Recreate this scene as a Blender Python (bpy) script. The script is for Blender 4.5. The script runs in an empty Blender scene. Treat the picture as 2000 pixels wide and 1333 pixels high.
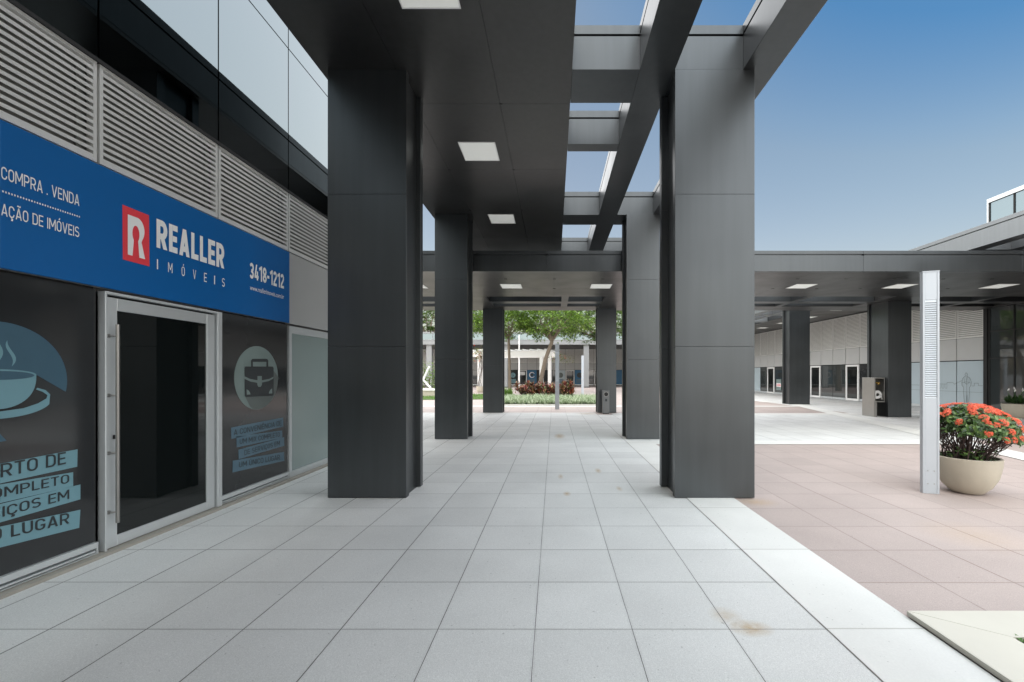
import bpy, bmesh, math, random
from mathutils import Vector, Matrix
R = math.radians
C = bpy.context.scene.collection
random.seed(11)

# ------------------------------------------------------------------ camera
PX, PY, F, H = 1082.0, 731.0, 838.0, 1.58          # principal point, focal length (2000 px wide photo), eye height
cam_d = bpy.data.cameras.new("camera"); cam = bpy.data.objects.new("camera", cam_d); C.objects.link(cam)
cam.location = (0, 0, H); cam.rotation_euler = (R(90), 0, 0)
cam_d.sensor_width = 36; cam_d.lens = 36 * F / 2000
cam_d.shift_x = -(PX - 1000) / 2000; cam_d.shift_y = (PY - 666.5) / 2000
cam_d.clip_start = 0.05; cam_d.clip_end = 2000
bpy.context.scene.camera = cam

# ------------------------------------------------------------------ sky, sun, exposure
SUN_EL, SUN_AZ = R(70), R(195)                       # azimuth clockwise from +Y: the light comes from the right, a little behind
world = bpy.data.worlds.new("World"); bpy.context.scene.world = world
world.use_nodes = True
wn = world.node_tree; wn.nodes.clear()
sky = wn.nodes.new('ShaderNodeTexSky'); sky.sky_type = 'NISHITA'; sky.sun_disc = False
sky.sun_elevation = SUN_EL; sky.sun_rotation = SUN_AZ
sky.altitude = 0; sky.air_density = 1.2; sky.dust_density = 3.0; sky.ozone_density = 1.0
bg = wn.nodes.new('ShaderNodeBackground'); bg.inputs[1].default_value = 0.05
wo = wn.nodes.new('ShaderNodeOutputWorld')
# deepen the blue with height, whiten it towards the horizon
stc = wn.nodes.new('ShaderNodeTexCoord'); ssp = wn.nodes.new('ShaderNodeSeparateXYZ'); wn.links.new(stc.outputs['Generated'], ssp.inputs[0])
srp = wn.nodes.new('ShaderNodeValToRGB'); 
sm1 = wn.nodes.new('ShaderNodeMath'); sm1.operation = 'MULTIPLY_ADD'; wn.links.new(ssp.outputs[0], sm1.inputs[0]); sm1.inputs[1].default_value = .75; sm1.inputs[2].default_value = .55
sm2 = wn.nodes.new('ShaderNodeMath'); sm2.operation = 'MULTIPLY'; wn.links.new(sm1.outputs[0], sm2.inputs[0]); wn.links.new(ssp.outputs[2], sm2.inputs[1])
wn.links.new(sm2.outputs[0], srp.inputs[0])
for i, (p_, c_) in enumerate(((.0,(1.40,1.20,1.0)),(.21,(1.25,1.09,.93)),(.365,(1.05,1.04,.92)),(.40,(.92,1.0,.94)),(.52,(.40,.76,.93)),(.8,(.5,.82,.95)))):
    e_ = srp.color_ramp.elements[i] if i < 2 else srp.color_ramp.elements.new(p_)
    e_.position = p_; e_.color = (*[v*.665 for v in c_], 1)
smx = wn.nodes.new('ShaderNodeMix'); smx.data_type = 'RGBA'; smx.blend_type = 'MULTIPLY'; smx.inputs[0].default_value = 1
wn.links.new(sky.outputs[0], smx.inputs[6]); wn.links.new(srp.outputs[0], smx.inputs[7])
wn.links.new(smx.outputs[2], bg.inputs[0]); wn.links.new(bg.outputs[0], wo.inputs[0])
sun_d = bpy.data.lights.new("sun", 'SUN'); sun = bpy.data.objects.new("sun", sun_d); C.objects.link(sun)
sun_d.energy = 1.5; sun_d.angle = R(180); sun_d.color = (1, .965, .915)
sd = Vector((math.sin(SUN_AZ) * math.cos(SUN_EL), math.cos(SUN_AZ) * math.cos(SUN_EL), math.sin(SUN_EL)))
sun.rotation_euler = (-sd).to_track_quat('-Z', 'Y').to_euler()
sun.location = (20, -20, 30)
vs = bpy.context.scene.view_settings
vs.view_transform = 'Standard'; vs.look = 'None'; vs.gamma = 1; vs.use_curve_mapping = False
vs.exposure = 2.38
bpy.context.scene.cycles.max_bounces = 8
bpy.context.scene.cycles.diffuse_bounces = 5

# ------------------------------------------------------------------ helpers: objects
def link(name, me, mat, parent=None):
    o = bpy.data.objects.new(name, me); C.objects.link(o)
    for m in (mat if isinstance(mat, (list, tuple)) else [mat]): me.materials.append(m)
    if parent is not None: o.parent = parent
    return o
def tag(o, label=None, cat=None, group=None, kind=None):
    if label: o['label'] = label
    if cat: o['category'] = cat
    if group: o['group'] = group
    if kind: o['kind'] = kind
    return o
def thing(name, loc, label, cat, group=None, rz=0):
    o = bpy.data.objects.new(name, None); C.objects.link(o)
    o.location = loc; o.rotation_euler = (0, 0, rz); o.empty_display_size = .2
    return tag(o, label, cat, group)
def dup(root, loc, label, rz=None, group=None):
    r = root.copy(); C.objects.link(r); r.location = loc; r['label'] = label
    if rz is not None: r.rotation_euler = (0, 0, rz)
    if group: r['group'] = group
    for ch in list(root.children):
        c = ch.copy(); C.objects.link(c); c.parent = r
        for g in ch.children:
            d = g.copy(); C.objects.link(d); d.parent = c
    return r
def bevel(o, w=.004, seg=1):
    m = o.modifiers.new("bevel", 'BEVEL'); m.width = w; m.segments = seg; m.limit_method = 'ANGLE'
    return o
class MB:
    def __init__(s): s.v = []; s.f = []; s.m = []; s.smooth = False
    def add(s, vs, fs, mi=0):
        n = len(s.v); s.v += [tuple(p) for p in vs]
        for f in fs: s.f.append(tuple(i + n for i in f)); s.m.append(mi)
        return s
    def box(s, x0, x1, y0, y1, z0, z1, mi=0):
        return s.add([(x0,y0,z0),(x1,y0,z0),(x1,y1,z0),(x0,y1,z0),(x0,y0,z1),(x1,y0,z1),(x1,y1,z1),(x0,y1,z1)],
                     [(0,3,2,1),(4,5,6,7),(0,1,5,4),(1,2,6,5),(2,3,7,6),(3,0,4,7)], mi)
    def obox(s, c, ax, ay, az, mi=0):                      # oriented box: centre and half axes
        c, ax, ay, az = map(Vector, (c, ax, ay, az))
        p = [c + i*ax + j*ay + k*az for k in (-1,1) for (i,j) in ((-1,-1),(1,-1),(1,1),(-1,1))]
        return s.add(p, [(0,3,2,1),(4,5,6,7),(0,1,5,4),(1,2,6,5),(2,3,7,6),(3,0,4,7)], mi)
    def prism(s, pts, z0, z1, mi=0):                       # pts: ccw plan outline
        n = len(pts)
        return s.add([(x,y,z0) for x,y in pts] + [(x,y,z1) for x,y in pts],
                     [tuple(reversed(range(n))), tuple(range(n, 2*n))] + [(i,(i+1)%n,(i+1)%n+n,i+n) for i in range(n)], mi)
    def lathe(s, prof, c=(0,0,0), n=32, mi=0):             # prof: (r, z) from bottom outside
        vs = [(c[0]+r*math.cos(2*math.pi*k/n), c[1]+r*math.sin(2*math.pi*k/n), c[2]+z) for r,z in prof for k in range(n)]
        fs = [(j*n+k, j*n+(k+1)%n, (j+1)*n+(k+1)%n, (j+1)*n+k) for j in range(len(prof)-1) for k in range(n)]
        s.smooth = True
        return s.add(vs, fs, mi)
    def tube(s, path, rad, n=8, mi=0, caps=True):
        path = [Vector(p) for p in path]; rs = rad if isinstance(rad, (list,tuple)) else [rad]*len(path)
        vs = []; 
        for i, p in enumerate(path):
            d = (path[min(i+1,len(path)-1)] - path[max(i-1,0)]).normalized()
            a = d.orthogonal().normalized() if i == 0 else (a - d*a.dot(d)).normalized()
            b = d.cross(a)
            vs += [p + rs[i]*(math.cos(2*math.pi*k/n)*a + math.sin(2*math.pi*k/n)*b) for k in range(n)]
        fs = [(j*n+k, j*n+(k+1)%n, (j+1)*n+(k+1)%n, (j+1)*n+k) for j in range(len(path)-1) for k in range(n)]
        if caps: fs += [tuple(reversed(range(n))), tuple(range((len(path)-1)*n, len(path)*n))]
        s.smooth = True
        return s.add(vs, fs, mi)
    def leaf(s, c, d, up, l, w, mi=0, fold=.15):           # a folded leaf of two quads
        d = Vector(d).normalized(); sd_ = d.cross(Vector(up))
        if sd_.length < 1e-4: sd_ = d.orthogonal()
        sd_.normalize(); nn = sd_.cross(d); c = Vector(c)
        m1 = c + d*l*.45; t = c + d*l - nn*l*.12
        return s.add([c, m1 + sd_*w*.5 + nn*w*fold, t, m1 - sd_*w*.5 + nn*w*fold, m1], [(0,1,2,4),(0,4,2,3)], mi)
    def build(s, name, mat, parent=None, smooth=None):
        off = Vector((0,0,0))
        if parent is not None:
            q = parent
            while q is not None: off += Vector(q.location); q = q.parent
        me = bpy.data.meshes.new(name)
        me.from_pydata([tuple(Vector(p) - off) for p in s.v], [], s.f); me.update()
        if len(set(s.m)) > 1: me.polygons.foreach_set('material_index', s.m)
        if (s.smooth if smooth is None else smooth):
            me.polygons.foreach_set('use_smooth', [True]*len(me.polygons))
            try: me.set_sharp_from_angle(angle=R(40))
            except Exception: pass
        return link(name, me, mat, parent)

# planes: a frame (origin, u, v) on a wall; decals and lettering lie on it
class Plane:
    def __init__(s, o, u, v): s.o, s.u, s.v = Vector(o), Vector(u), Vector(v); s.n = s.u.cross(s.v)
    def at(s, u, v, d=0): return s.o + s.u*u + s.v*v + s.n*d
def wall_left(X): return Plane((X,0,0), (0,1,0), (0,0,1))          # u is world Y
def wall_right(X): return Plane((X,0,0), (0,-1,0), (0,0,1))        # u is -Y
def wall_front(Y): return Plane((0,Y,0), (1,0,0), (0,0,1))         # u is X
def uv_left(x, y, X=-3.95):                                        # a point of the photo read on the shop front's plane
    Y = F * -X / (PX - x); return (Y, H + (PY - y) * Y / F)
def decal(name, pl, outlines, mat, parent, d=.003):
    bm = bmesh.new()
    for pts in outlines:
        vs = [bm.verts.new(pl.at(u, v, d)) for u, v in pts]
        f = bm.faces.new(vs); f.normal_update()
        if f.normal.dot(pl.n) < 0: f.normal_flip()
    bmesh.ops.triangulate(bm, faces=bm.faces[:])
    off = Vector((0,0,0)); q = parent
    while q is not None: off += Vector(q.location); q = q.parent
    bmesh.ops.translate(bm, verts=bm.verts[:], vec=-off)
    me = bpy.data.meshes.new(name); bm.to_mesh(me); bm.free()
    return link(name, me, mat, parent)
_tc = {}
def text_raw(txt, bold):
    k = (txt, bold)
    if k in _tc: return _tc[k]
    cu = bpy.data.curves.new("t", 'FONT'); cu.body = txt; cu.size = 1; cu.resolution_u = 4; cu.offset = bold
    o = bpy.data.objects.new("t", cu); C.objects.link(o)
    dg = bpy.context.evaluated_depsgraph_get(); dg.update()
    me = bpy.data.meshes.new_from_object(o.evaluated_get(dg))
    r = ([tuple(v.co) for v in me.vertices], [tuple(p.vertices) for p in me.polygons])
    bpy.data.objects.remove(o); bpy.data.curves.remove(cu); bpy.data.meshes.remove(me)
    _tc[k] = r; return r
def font_lettering(name, pl, items, mat, parent, d=.004):
    """items: (text, u0, u1, baseline, capheight, bold[, slope]) fitted to u0..u1"""
    mb = MB()
    for it in items:
        txt, u0, u1, b, cap, bold = it[:6]; sl = it[6] if len(it) > 6 else 0
        vs, fs = text_raw(txt, bold); hv, _ = text_raw("H", bold)
        hc = max(p[1] for p in hv); x0 = min(p[0] for p in vs); x1 = max(p[0] for p in vs)
        mb.add([pl.at(u0 + (x-x0)/(x1-x0)*(u1-u0), b + y*cap/hc + sl*(x-x0)/(x1-x0)*(u1-u0), d) for x,y,z in vs], fs)
    return mb.build(name, mat, parent, smooth=False)

# a plain condensed sign-writer's alphabet, drawn as strokes of even thickness
def _earc(cx, cy, rx, ry, a0, a1, n=8): return [(cx+rx*math.cos(R(a0+(a1-a0)*i/n)), cy+ry*math.sin(R(a0+(a1-a0)*i/n))) for i in range(n+1)]
def glyph(ch, t):
    h = t/2; acc = None
    for base, marks in (('A','Ã'),('C','Ç'),('O','Ó'),('E','Ê'),('U','Ú')):
        if ch == marks: acc, ch = marks, base
    w = {'I':t,'M':.74+t*.4,'N':.60+t*.2,'E':.50,'L':.48,'F':.48,'T':.56,'-':.34,'.':t,' ':.24,'1':.34+h,'A':.62+t*.2,'V':.62+t*.2,'X':.62}.get(ch, .58+t*.1)
    m = .5; r = w/2-h; q = min(r, .30)
    S = []
    if ch == 'I': S = [[(h,0),(h,1)]]
    elif ch in 'ELF':
        S = [[(h,0),(h,1)]]
        if ch != 'F': S.append([(t,h),(w,h)])
        if ch != 'L': S += [[(t,1-h),(w,1-h)], [(t,.5),(w*.92,.5)]]
    elif ch == 'T': S = [[(w/2,0),(w/2,1-t)], [(0,1-h),(w,1-h)]]
    elif ch == 'O': S = [_earc(w/2,1-h-q,r,q,0,180)+_earc(w/2,h+q,r,q,180,360)+['c']]
    elif ch == 'C': S = [[(w-h,.68)]+_earc(w/2,1-h-q,r,q,0,180)+_earc(w/2,h+q,r,q,180,360)+[(w-h,.32)]]
    elif ch == 'G': S = [[(w-h,.70)]+_earc(w/2,1-h-q,r,q,0,180)+_earc(w/2,h+q,r,q,180,360)+[(w-h,.5-h),(w*.52,.5-h)]]
    elif ch == 'U': S = [[(h,1)]+_earc(w/2,h+q,r,q,180,360)+[(w-h,1)]]
    elif ch == 'D': S = [[(h,0),(h,1)], [(t,1-h),(w-h-q,1-h)]+_earc(w-h-q,1-h-q,q,q,90,0)[1:]+_earc(w-h-q,h+q,q,q,0,-90)+[(t,h)]]
    elif ch in 'PR':
        b = .43; k = (1-h-b)/2
        S = [[(h,0),(h,1)], [(t,1-h),(w-h-k*.8,1-h)]+_earc(w-h-k*.8,1-h-k,k*.8,k,90,-90)[1:]+[(t,b)]]
        if ch == 'R': S.append([(w*.50,b),(w-h*1.1,0)])
    elif ch == 'A': S = [[(h*1.1,0),(w/2,1)], [(w-h*1.1,0),(w/2,1)], [(w*.22,.26),(w*.78,.26)]]
    elif ch == 'V': S = [[(h*1.1,1),(w/2,0)], [(w-h*1.1,1),(w/2,0)]]
    elif ch == 'M': S = [[(h,0),(h,1)], [(w-h,0),(w-h,1)], [(h*1.1,1),(w/2,.28)], [(w-h*1.1,1),(w/2,.28)]]
    elif ch == 'N': S = [[(h,0),(h,1)], [(w-h,0),(w-h,1)], [(h*1.1,1),(w-h*1.1,0)]]
    elif ch == 'X': S = [[(h*1.1,0),(w-h*1.1,1)], [(h*1.1,1),(w-h*1.1,0)]]
    elif ch == 'S':
        k = (.5-h)/2+.0; c1, c2 = 1-h-k, h+k
        S = [_earc(w/2,c1,r,k,25,270,12)+_earc(w/2,c2,r,k,90,-155,12)[1:]]
    elif ch == '1': S = [[(w-h,0),(w-h,1)], [(w-t,1-h*1.4),(0,.74)]]
    elif ch == '2': S = [_earc(w/2,1-h-r,r,r,165,-25,10)+[(h*1.2,t)], [(0,h),(w,h)]]
    elif ch == '3': S = [_earc(w/2,.755-h*.5,r,.245-h*.5,160,-90,10)[0:11]+[(w*.4,.51-h*.0)], [(w*.4,.51)]+_earc(w/2,.255+h*.25,r,.255-h*.75,90,-160,10)]
    elif ch == '4': S = [[(w*.72,0),(w*.72,.58)], [(w*.52,1),(h,.26)], [(0,.22),(w,.22)]]
    elif ch == '8': S = [_earc(w/2,.745-h*.3,r*.92,.255-h*.7,0,360,16)[:-1]+['c'], _earc(w/2,.265,r,.265-h,0,360,16)[:-1]+['c']]
    elif ch == '-': S = [[(0,.45),(w,.45)]]
    elif ch == '.': S = [[(h,0),(h,t)]]
    c = w/2
    if acc in ('Ó','Ú'): S.append([(c-.03,1.09),(c+.10,1.25)])
    if acc == 'Ã': S.append([(c-.17,1.11),(c-.10,1.17),(c-.02,1.15),(c+.06,1.12),(c+.13,1.14),(c+.18,1.20)])
    if acc == 'Ê': S += [[(c-.15,1.10),(c,1.23)], [(c,1.23),(c+.15,1.10)]]
    if acc == 'Ç': S.append([(c,0),(c+.02,-.08),(c+.09,-.10),(c+.07,-.19),(c-.07,-.2)])
    return w, S
def stroke(pts, t):
    """a ribbon of thickness t along the points: list of quads"""
    closed = pts[-1] == 'c'
    P = [Vector((p[0], p[1])) for p in pts if p != 'c']; n = len(P); out = []
    Lf, Rt = [], []
    for i in range(n):
        a = P[(i-1) % n] if (closed or i > 0) else None; b = P[(i+1) % n] if (closed or i < n-1) else None
        d1 = (P[i]-a).normalized() if a is not None else (b-P[i]).normalized()
        d2 = (b-P[i]).normalized() if b is not None else d1
        n1 = Vector((-d1.y, d1.x)); n2 = Vector((-d2.y, d2.x)); mm = (n1+n2)
        if mm.length < 1e-5: mm = n1
        mm.normalize(); k = (t/2)/max(.4, mm.dot(n1))
        l, r_ = P[i]+mm*k, P[i]-mm*k
        if (a is None or b is None) and not closed and (abs(P[i].y) < 1e-6 or abs(P[i].y-1) < 1e-6) and abs(d1.y) > .3:
            l = l + d1*((P[i].y-l.y)/d1.y); r_ = r_ + d1*((P[i].y-r_.y)/d1.y)      # cut the stroke level with the line
        Lf.append(l); Rt.append(r_)
    m = n if closed else n-1
    return [(Lf[i], Rt[i], Rt[(i+1) % n], Lf[(i+1) % n]) for i in range(m)]
def lettering(name, pl, items, mat, parent, d=.004):
    """items: (text, u0, u1, baseline, capheight, stroke weight[, rise]) fitted to u0..u1"""
    mb = MB()
    for it in items:
        txt, u0, u1, b, cap, t = it[:6]; sl = it[6] if len(it) > 6 else 0
        x = 0; quads = []; gap = .13 - t*.15
        for ch in txt:
            w, S = glyph(ch, t)
            for si, s_ in enumerate(S):
                for qd in stroke(s_, t): quads.append(([(p.x+x, p.y) for p in qd], si))
            x += w + gap
        x -= gap
        for qd, si in quads:
            vs_ = [pl.at(u0 + p[0]/x*(u1-u0), b + p[1]*cap + sl*p[0]/x, d+si*.0004) for p in qd]
            nn = (vs_[1]-vs_[0]).cross(vs_[2]-vs_[0])
            mb.add(vs_, [(0,1,2,3) if nn.dot(pl.n) > 0 else (3,2,1,0)])
    return mb.build(name, mat, parent, smooth=False)

# ------------------------------------------------------------------ helpers: materials
def mat(name, base=(.5,.5,.5), rough=.5, metal=0, spec=.5, noise=0, nscale=3, bump=0, bscale=60, coat=0, emit=0, rvar=0):
    m = bpy.data.materials.new(name); m.use_nodes = True; nt = m.node_tree; N = nt.nodes; L = nt.links
    b = N['Principled BSDF']; b.inputs['Base Color'].default_value = (*base, 1)
    b.inputs['Roughness'].default_value = rough; b.inputs['Metallic'].default_value = metal
    b.inputs['Specular IOR Level'].default_value = spec
    if coat: b.inputs['Coat Weight'].default_value = coat; b.inputs['Coat Roughness'].default_value = .05
    if emit: b.inputs['Emission Color'].default_value = (*base, 1); b.inputs['Emission Strength'].default_value = emit
    if noise or bump or rvar:
        tc = N.new('ShaderNodeTexCoord')
        if noise or rvar:
            nz = N.new('ShaderNodeTexNoise'); nz.inputs['Scale'].default_value = nscale; nz.inputs['Detail'].default_value = 5
            L.new(tc.outputs['Object'], nz.inputs['Vector'])
        if noise:
            mx = N.new('ShaderNodeMix'); mx.data_type = 'RGBA'
            mx.inputs[6].default_value = (*[c*(1-noise) for c in base], 1); mx.inputs[7].default_value = (*[min(1, c*(1+noise)) for c in base], 1)
            L.new(nz.outputs['Fac'], mx.inputs[0]); L.new(mx.outputs[2], b.inputs['Base Color'])
        if rvar:
            mr = N.new('ShaderNodeMapRange'); mr.inputs[1].default_value = .3; mr.inputs[2].default_value = .7
            mr.inputs[3].default_value = max(0, rough-rvar); mr.inputs[4].default_value = rough+rvar
            L.new(nz.outputs['Fac'], mr.inputs[0]); L.new(mr.outputs[0], b.inputs['Roughness'])
        if bump:
            n2 = N.new('ShaderNodeTexNoise'); n2.inputs['Scale'].default_value = bscale; n2.inputs['Detail'].default_value = 3
            L.new(tc.outputs['Object'], n2.inputs['Vector'])
            bp = N.new('ShaderNodeBump'); bp.inputs['Strength'].default_value = bump; bp.inputs['Distance'].default_value = .01
            L.new(n2.outputs['Fac'], bp.inputs['Height']); L.new(bp.outputs[0], b.inputs['Normal'])
    return m
def leafmat(name, cols, rough=.45, trans=.25):
    m = bpy.data.materials.new(name); m.use_nodes = True; N = m.node_tree.nodes; L = m.node_tree.links
    b = N['Principled BSDF']; g = N.new('ShaderNodeNewGeometry'); r = N.new('ShaderNodeValToRGB')
    r.color_ramp.interpolation = 'LINEAR'; e = r.color_ramp.elements
    while len(e) < len(cols): e.new(.5)
    for i, c in enumerate(cols): e[i].position = i/(len(cols)-1); e[i].color = (*c, 1)
    L.new(g.outputs['Random Per Island'], r.inputs[0]); L.new(r.outputs[0], b.inputs['Base Color'])
    b.inputs['Roughness'].default_value = rough
    t = N.new('ShaderNodeBsdfTranslucent'); L.new(r.outputs[0], t.inputs[0])
    mx = N.new('ShaderNodeMixShader'); mx.inputs[0].default_value = trans
    L.new(b.outputs[0], mx.inputs[1]); L.new(t.outputs[0], mx.inputs[2]); L.new(mx.outputs[0], N['Material Output'].inputs[0])
    return m
def tiles(name, base, x0, y0, sx, sy, var=.06, jx=.006, jy=.0045, jcol=(.07,.07,.07), grain=.25, jfade=1, stains=(), rough=.6, gscale=130, shift=0):
    m = bpy.data.materials.new(name); m.use_nodes = True; nt = m.node_tree; N = nt.nodes; L = nt.links
    b = N['Principled BSDF']; b.inputs['Roughness'].default_value = rough; b.inputs['Specular IOR Level'].default_value = .3
    tc = N.new('ShaderNodeNewGeometry'); sp = N.new('ShaderNodeSeparateXYZ'); L.new(tc.outputs['Position'], sp.inputs[0])
    def M(op, a, c=None, d=None, clamp=False):
        n = N.new('ShaderNodeMath'); n.operation = op; n.use_clamp = clamp
        for i, q in enumerate((a, c, d)):
            if q is None: continue
            if isinstance(q, (int, float)): n.inputs[i].default_value = q
            else: L.new(q, n.inputs[i])
        return n.outputs[0]
    def NZ(scale, detail=4, rgh=.5):
        n = N.new('ShaderNodeTexNoise'); n.inputs['Scale'].default_value = scale; n.inputs['Detail'].default_value = detail
        n.inputs['Roughness'].default_value = rgh; L.new(tc.outputs['Position'], n.inputs['Vector']); return n.outputs['Fac']
    wob = M('MULTIPLY', M('SUBTRACT', NZ(9, 3), .5), .004)
    v = M('DIVIDE', M('SUBTRACT', M('ADD', sp.outputs[1], wob), y0), sy); iv = M('FLOOR', v); fv = M('SUBTRACT', v, iv)
    u = M('DIVIDE', M('SUBTRACT', M('ADD', sp.outputs[0], wob), x0), sx)
    if shift: u = M('ADD', u, M('MULTIPLY', iv, shift))
    iu = M('FLOOR', u); fu = M('SUBTRACT', u, iu)
    du = M('MULTIPLY', M('MINIMUM', fu, M('SUBTRACT', 1, fu)), sx); dv = M('MULTIPLY', M('MINIMUM', fv, M('SUBTRACT', 1, fv)), sy)
    wn_ = N.new('ShaderNodeTexWhiteNoise'); wn_.noise_dimensions = '2D'
    cb = N.new('ShaderNodeCombineXYZ'); L.new(iu, cb.inputs[0]); L.new(iv, cb.inputs[1]); L.new(cb.outputs[0], wn_.inputs['Vector'])
    # joint width varies from joint to joint and along the joint
    wj = N.new('ShaderNodeTexWhiteNoise'); wj.noise_dimensions = '1D'; L.new(M('ROUND', u), wj.inputs['W'])
    wj2 = N.new('ShaderNodeTexWhiteNoise'); wj2.noise_dimensions = '1D'; L.new(M('ADD', M('ROUND', v), 77.3), wj2.inputs['W'])
    wv = NZ(2.3, 4)
    ju = M('LESS_THAN', du, M('MULTIPLY', M('ADD', M('MULTIPLY', wj.outputs['Value'], .8), M('ADD', M('MULTIPLY', wv, .9), .1)), jx*.5))
    jv = M('LESS_THAN', dv, M('MULTIPLY', M('ADD', M('MULTIPLY', wj2.outputs['Value'], .8), M('ADD', M('MULTIPLY', wv, .9), .1)), jy*.5))
    jm = M('MULTIPLY', M('MAXIMUM', ju, jv), jfade)
    # dirt creeping out of the joints
    soft = M('MULTIPLY', M('SUBTRACT', 1, M('DIVIDE', M('MINIMUM', du, dv), .018), None, True), M('MULTIPLY', NZ(7, 4), .2))
    tone = M('ADD', 1 - var, M('MULTIPLY', wn_.outputs['Value'], 2*var))
    tone = M('MULTIPLY', tone, M('ADD', 1-grain*.5, M('MULTIPLY', NZ(gscale, 2, .8), grain)))
    vo = N.new('ShaderNodeTexVoronoi'); vo.inputs['Scale'].default_value = gscale*1.4; L.new(tc.outputs['Position'], vo.inputs['Vector'])
    tone = M('MULTIPLY', tone, M('ADD', 1-grain*.35, M('MULTIPLY', vo.outputs['Distance'], grain*.9)))
    tone = M('MULTIPLY', tone, M('ADD', .86, M('MULTIPLY', NZ(1.3, 5), .28)))
    tone = M('MULTIPLY', tone, M('SUBTRACT', 1, soft))
    spk = M('MULTIPLY', M('GREATER_THAN', NZ(37, 1), .76), .28)               # small dark specks
    tone = M('MULTIPLY', tone, M('SUBTRACT', 1, spk))
    mx = N.new('ShaderNodeMix'); mx.data_type = 'RGBA'; mx.blend_type = 'MULTIPLY'; mx.inputs[0].default_value = 1
    mx.inputs[6].default_value = (*base, 1); cg = N.new('ShaderNodeCombineColor')
    for i in range(3): L.new(tone, cg.inputs[i])
    L.new(cg.outputs[0], mx.inputs[7]); col = mx.outputs[2]
    for (sx_, sy_, ra, rb, amt) in stains:
        ddx = M('DIVIDE', M('SUBTRACT', sp.outputs[0], sx_), ra); ddy = M('DIVIDE', M('SUBTRACT', sp.outputs[1], sy_), rb)
        rr = M('SQRT', M('ADD', M('MULTIPLY', ddx, ddx), M('MULTIPLY', ddy, ddy)))
        fac = M('MULTIPLY', M('MULTIPLY', M('SUBTRACT', 1, rr, None, True), M('MULTIPLY', NZ(22, 5), 1.6)), amt, None, True)
        m2 = N.new('ShaderNodeMix'); m2.data_type = 'RGBA'; L.new(fac, m2.inputs[0]); L.new(col, m2.inputs[6])
        m2.inputs[7].default_value = (.42,.27,.10,1); col = m2.outputs[2]
    m3 = N.new('ShaderNodeMix'); m3.data_type = 'RGBA'; L.new(jm, m3.inputs[0]); L.new(col, m3.inputs[6]); m3.inputs[7].default_value = (*jcol, 1)
    L.new(m3.outputs[2], b.inputs['Base Color'])
    bp = N.new('ShaderNodeBump'); bp.inputs['Strength'].default_value = .35; bp.inputs['Distance'].default_value = .004
    L.new(M('SUBTRACT', NZ(gscale, 2, .8), M('MULTIPLY', M('MAXIMUM', ju, jv), 2)), bp.inputs['Height']); L.new(bp.outputs[0], b.inputs['Normal'])
    return m

def panelmat(name, base, rough=.36, metal=.35, streak=.10):
    """coated aluminium cladding: faint cloudiness, faint vertical run marks"""
    m = mat(name, base, rough, metal, .5); N = m.node_tree.nodes; L = m.node_tree.links; b = N['Principled BSDF']
    tc = N.new('ShaderNodeTexCoord'); mp = N.new('ShaderNodeMapping'); mp.inputs['Scale'].default_value = (7, 7, .35)
    L.new(tc.outputs['Object'], mp.inputs[0])
    n1 = N.new('ShaderNodeTexNoise'); n1.inputs['Scale'].default_value = 1.6; n1.inputs['Detail'].default_value = 5; L.new(mp.outputs[0], n1.inputs['Vector'])
    n2 = N.new('ShaderNodeTexNoise'); n2.inputs['Scale'].default_value = 1.1; n2.inputs['Detail'].default_value = 3; L.new(tc.outputs['Object'], n2.inputs['Vector'])
    ad = N.new('ShaderNodeMath'); ad.operation = 'ADD'; L.new(n1.outputs[0], ad.inputs[0]); L.new(n2.outputs[0], ad.inputs[1])
    mr = N.new('ShaderNodeMapRange'); mr.inputs[1].default_value = .6; mr.inputs[2].default_value = 1.4
    L.new(ad.outputs[0], mr.inputs[0])
    mx = N.new('ShaderNodeMix'); mx.data_type = 'RGBA'; L.new(mr.outputs[0], mx.inputs[0])
    mx.inputs[6].default_value = (*[c*(1-streak) for c in base], 1); mx.inputs[7].default_value = (*[c*(1+streak) for c in base], 1)
    L.new(mx.outputs[2], b.inputs['Base Color'])
    r2 = N.new('ShaderNodeMapRange'); r2.inputs[1].default_value = .3; r2.inputs[2].default_value = .7
    r2.inputs[3].default_value = rough-.05; r2.inputs[4].default_value = rough+.06
    L.new(n2.outputs[0], r2.inputs[0]); L.new(r2.outputs[0], b.inputs['Roughness'])
    w_ = N.new('ShaderNodeTexNoise'); w_.inputs['Scale'].default_value = 1.3; w_.inputs['Detail'].default_value = 1; L.new(tc.outputs['Object'], w_.inputs['Vector'])
    bp = N.new('ShaderNodeBump'); bp.inputs['Strength'].default_value = .22; bp.inputs['Distance'].default_value = .02
    L.new(w_.outputs[0], bp.inputs['Height']); L.new(bp.outputs[0], b.inputs['Normal'])
    return m

M_CLAD = panelmat('anthracite_cladding', (.086,.094,.099), rough=.36, metal=.8)
M_SOFF = panelmat('anthracite_soffit', (.082,.082,.081), rough=.36, metal=.8)
M_DARKGAP = mat('joint_shadow_black', (.012,.012,.012), .7)
M_ALU = mat('anodised_aluminium', (.64,.67,.68), .38, .4, noise=.05, nscale=6)
M_PYL = mat('satin_aluminium', (.46,.50,.54), .42, .3, noise=.04, nscale=4)
M_LOUV = mat('louvre_aluminium', (.80,.80,.78), .45, .35, noise=.05, nscale=5)
M_LOUVBACK = mat('louvre_backing', (.26,.26,.245), .7)
M_WALLP = mat('grey_wall_panel', (.48,.485,.48), .5, .2, noise=.05, nscale=2)
M_GLASSUP = mat('reflective_glazing', (.145,.172,.184), .02, 1)
M_DKGLASS = mat('dark_glass', (.006,.008,.008), .03, 0, .6)
M_SHOPGLASS = mat('shop_glass', (.035,.042,.043), .03, 0, 1.0, noise=.3, nscale=.8)
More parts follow.
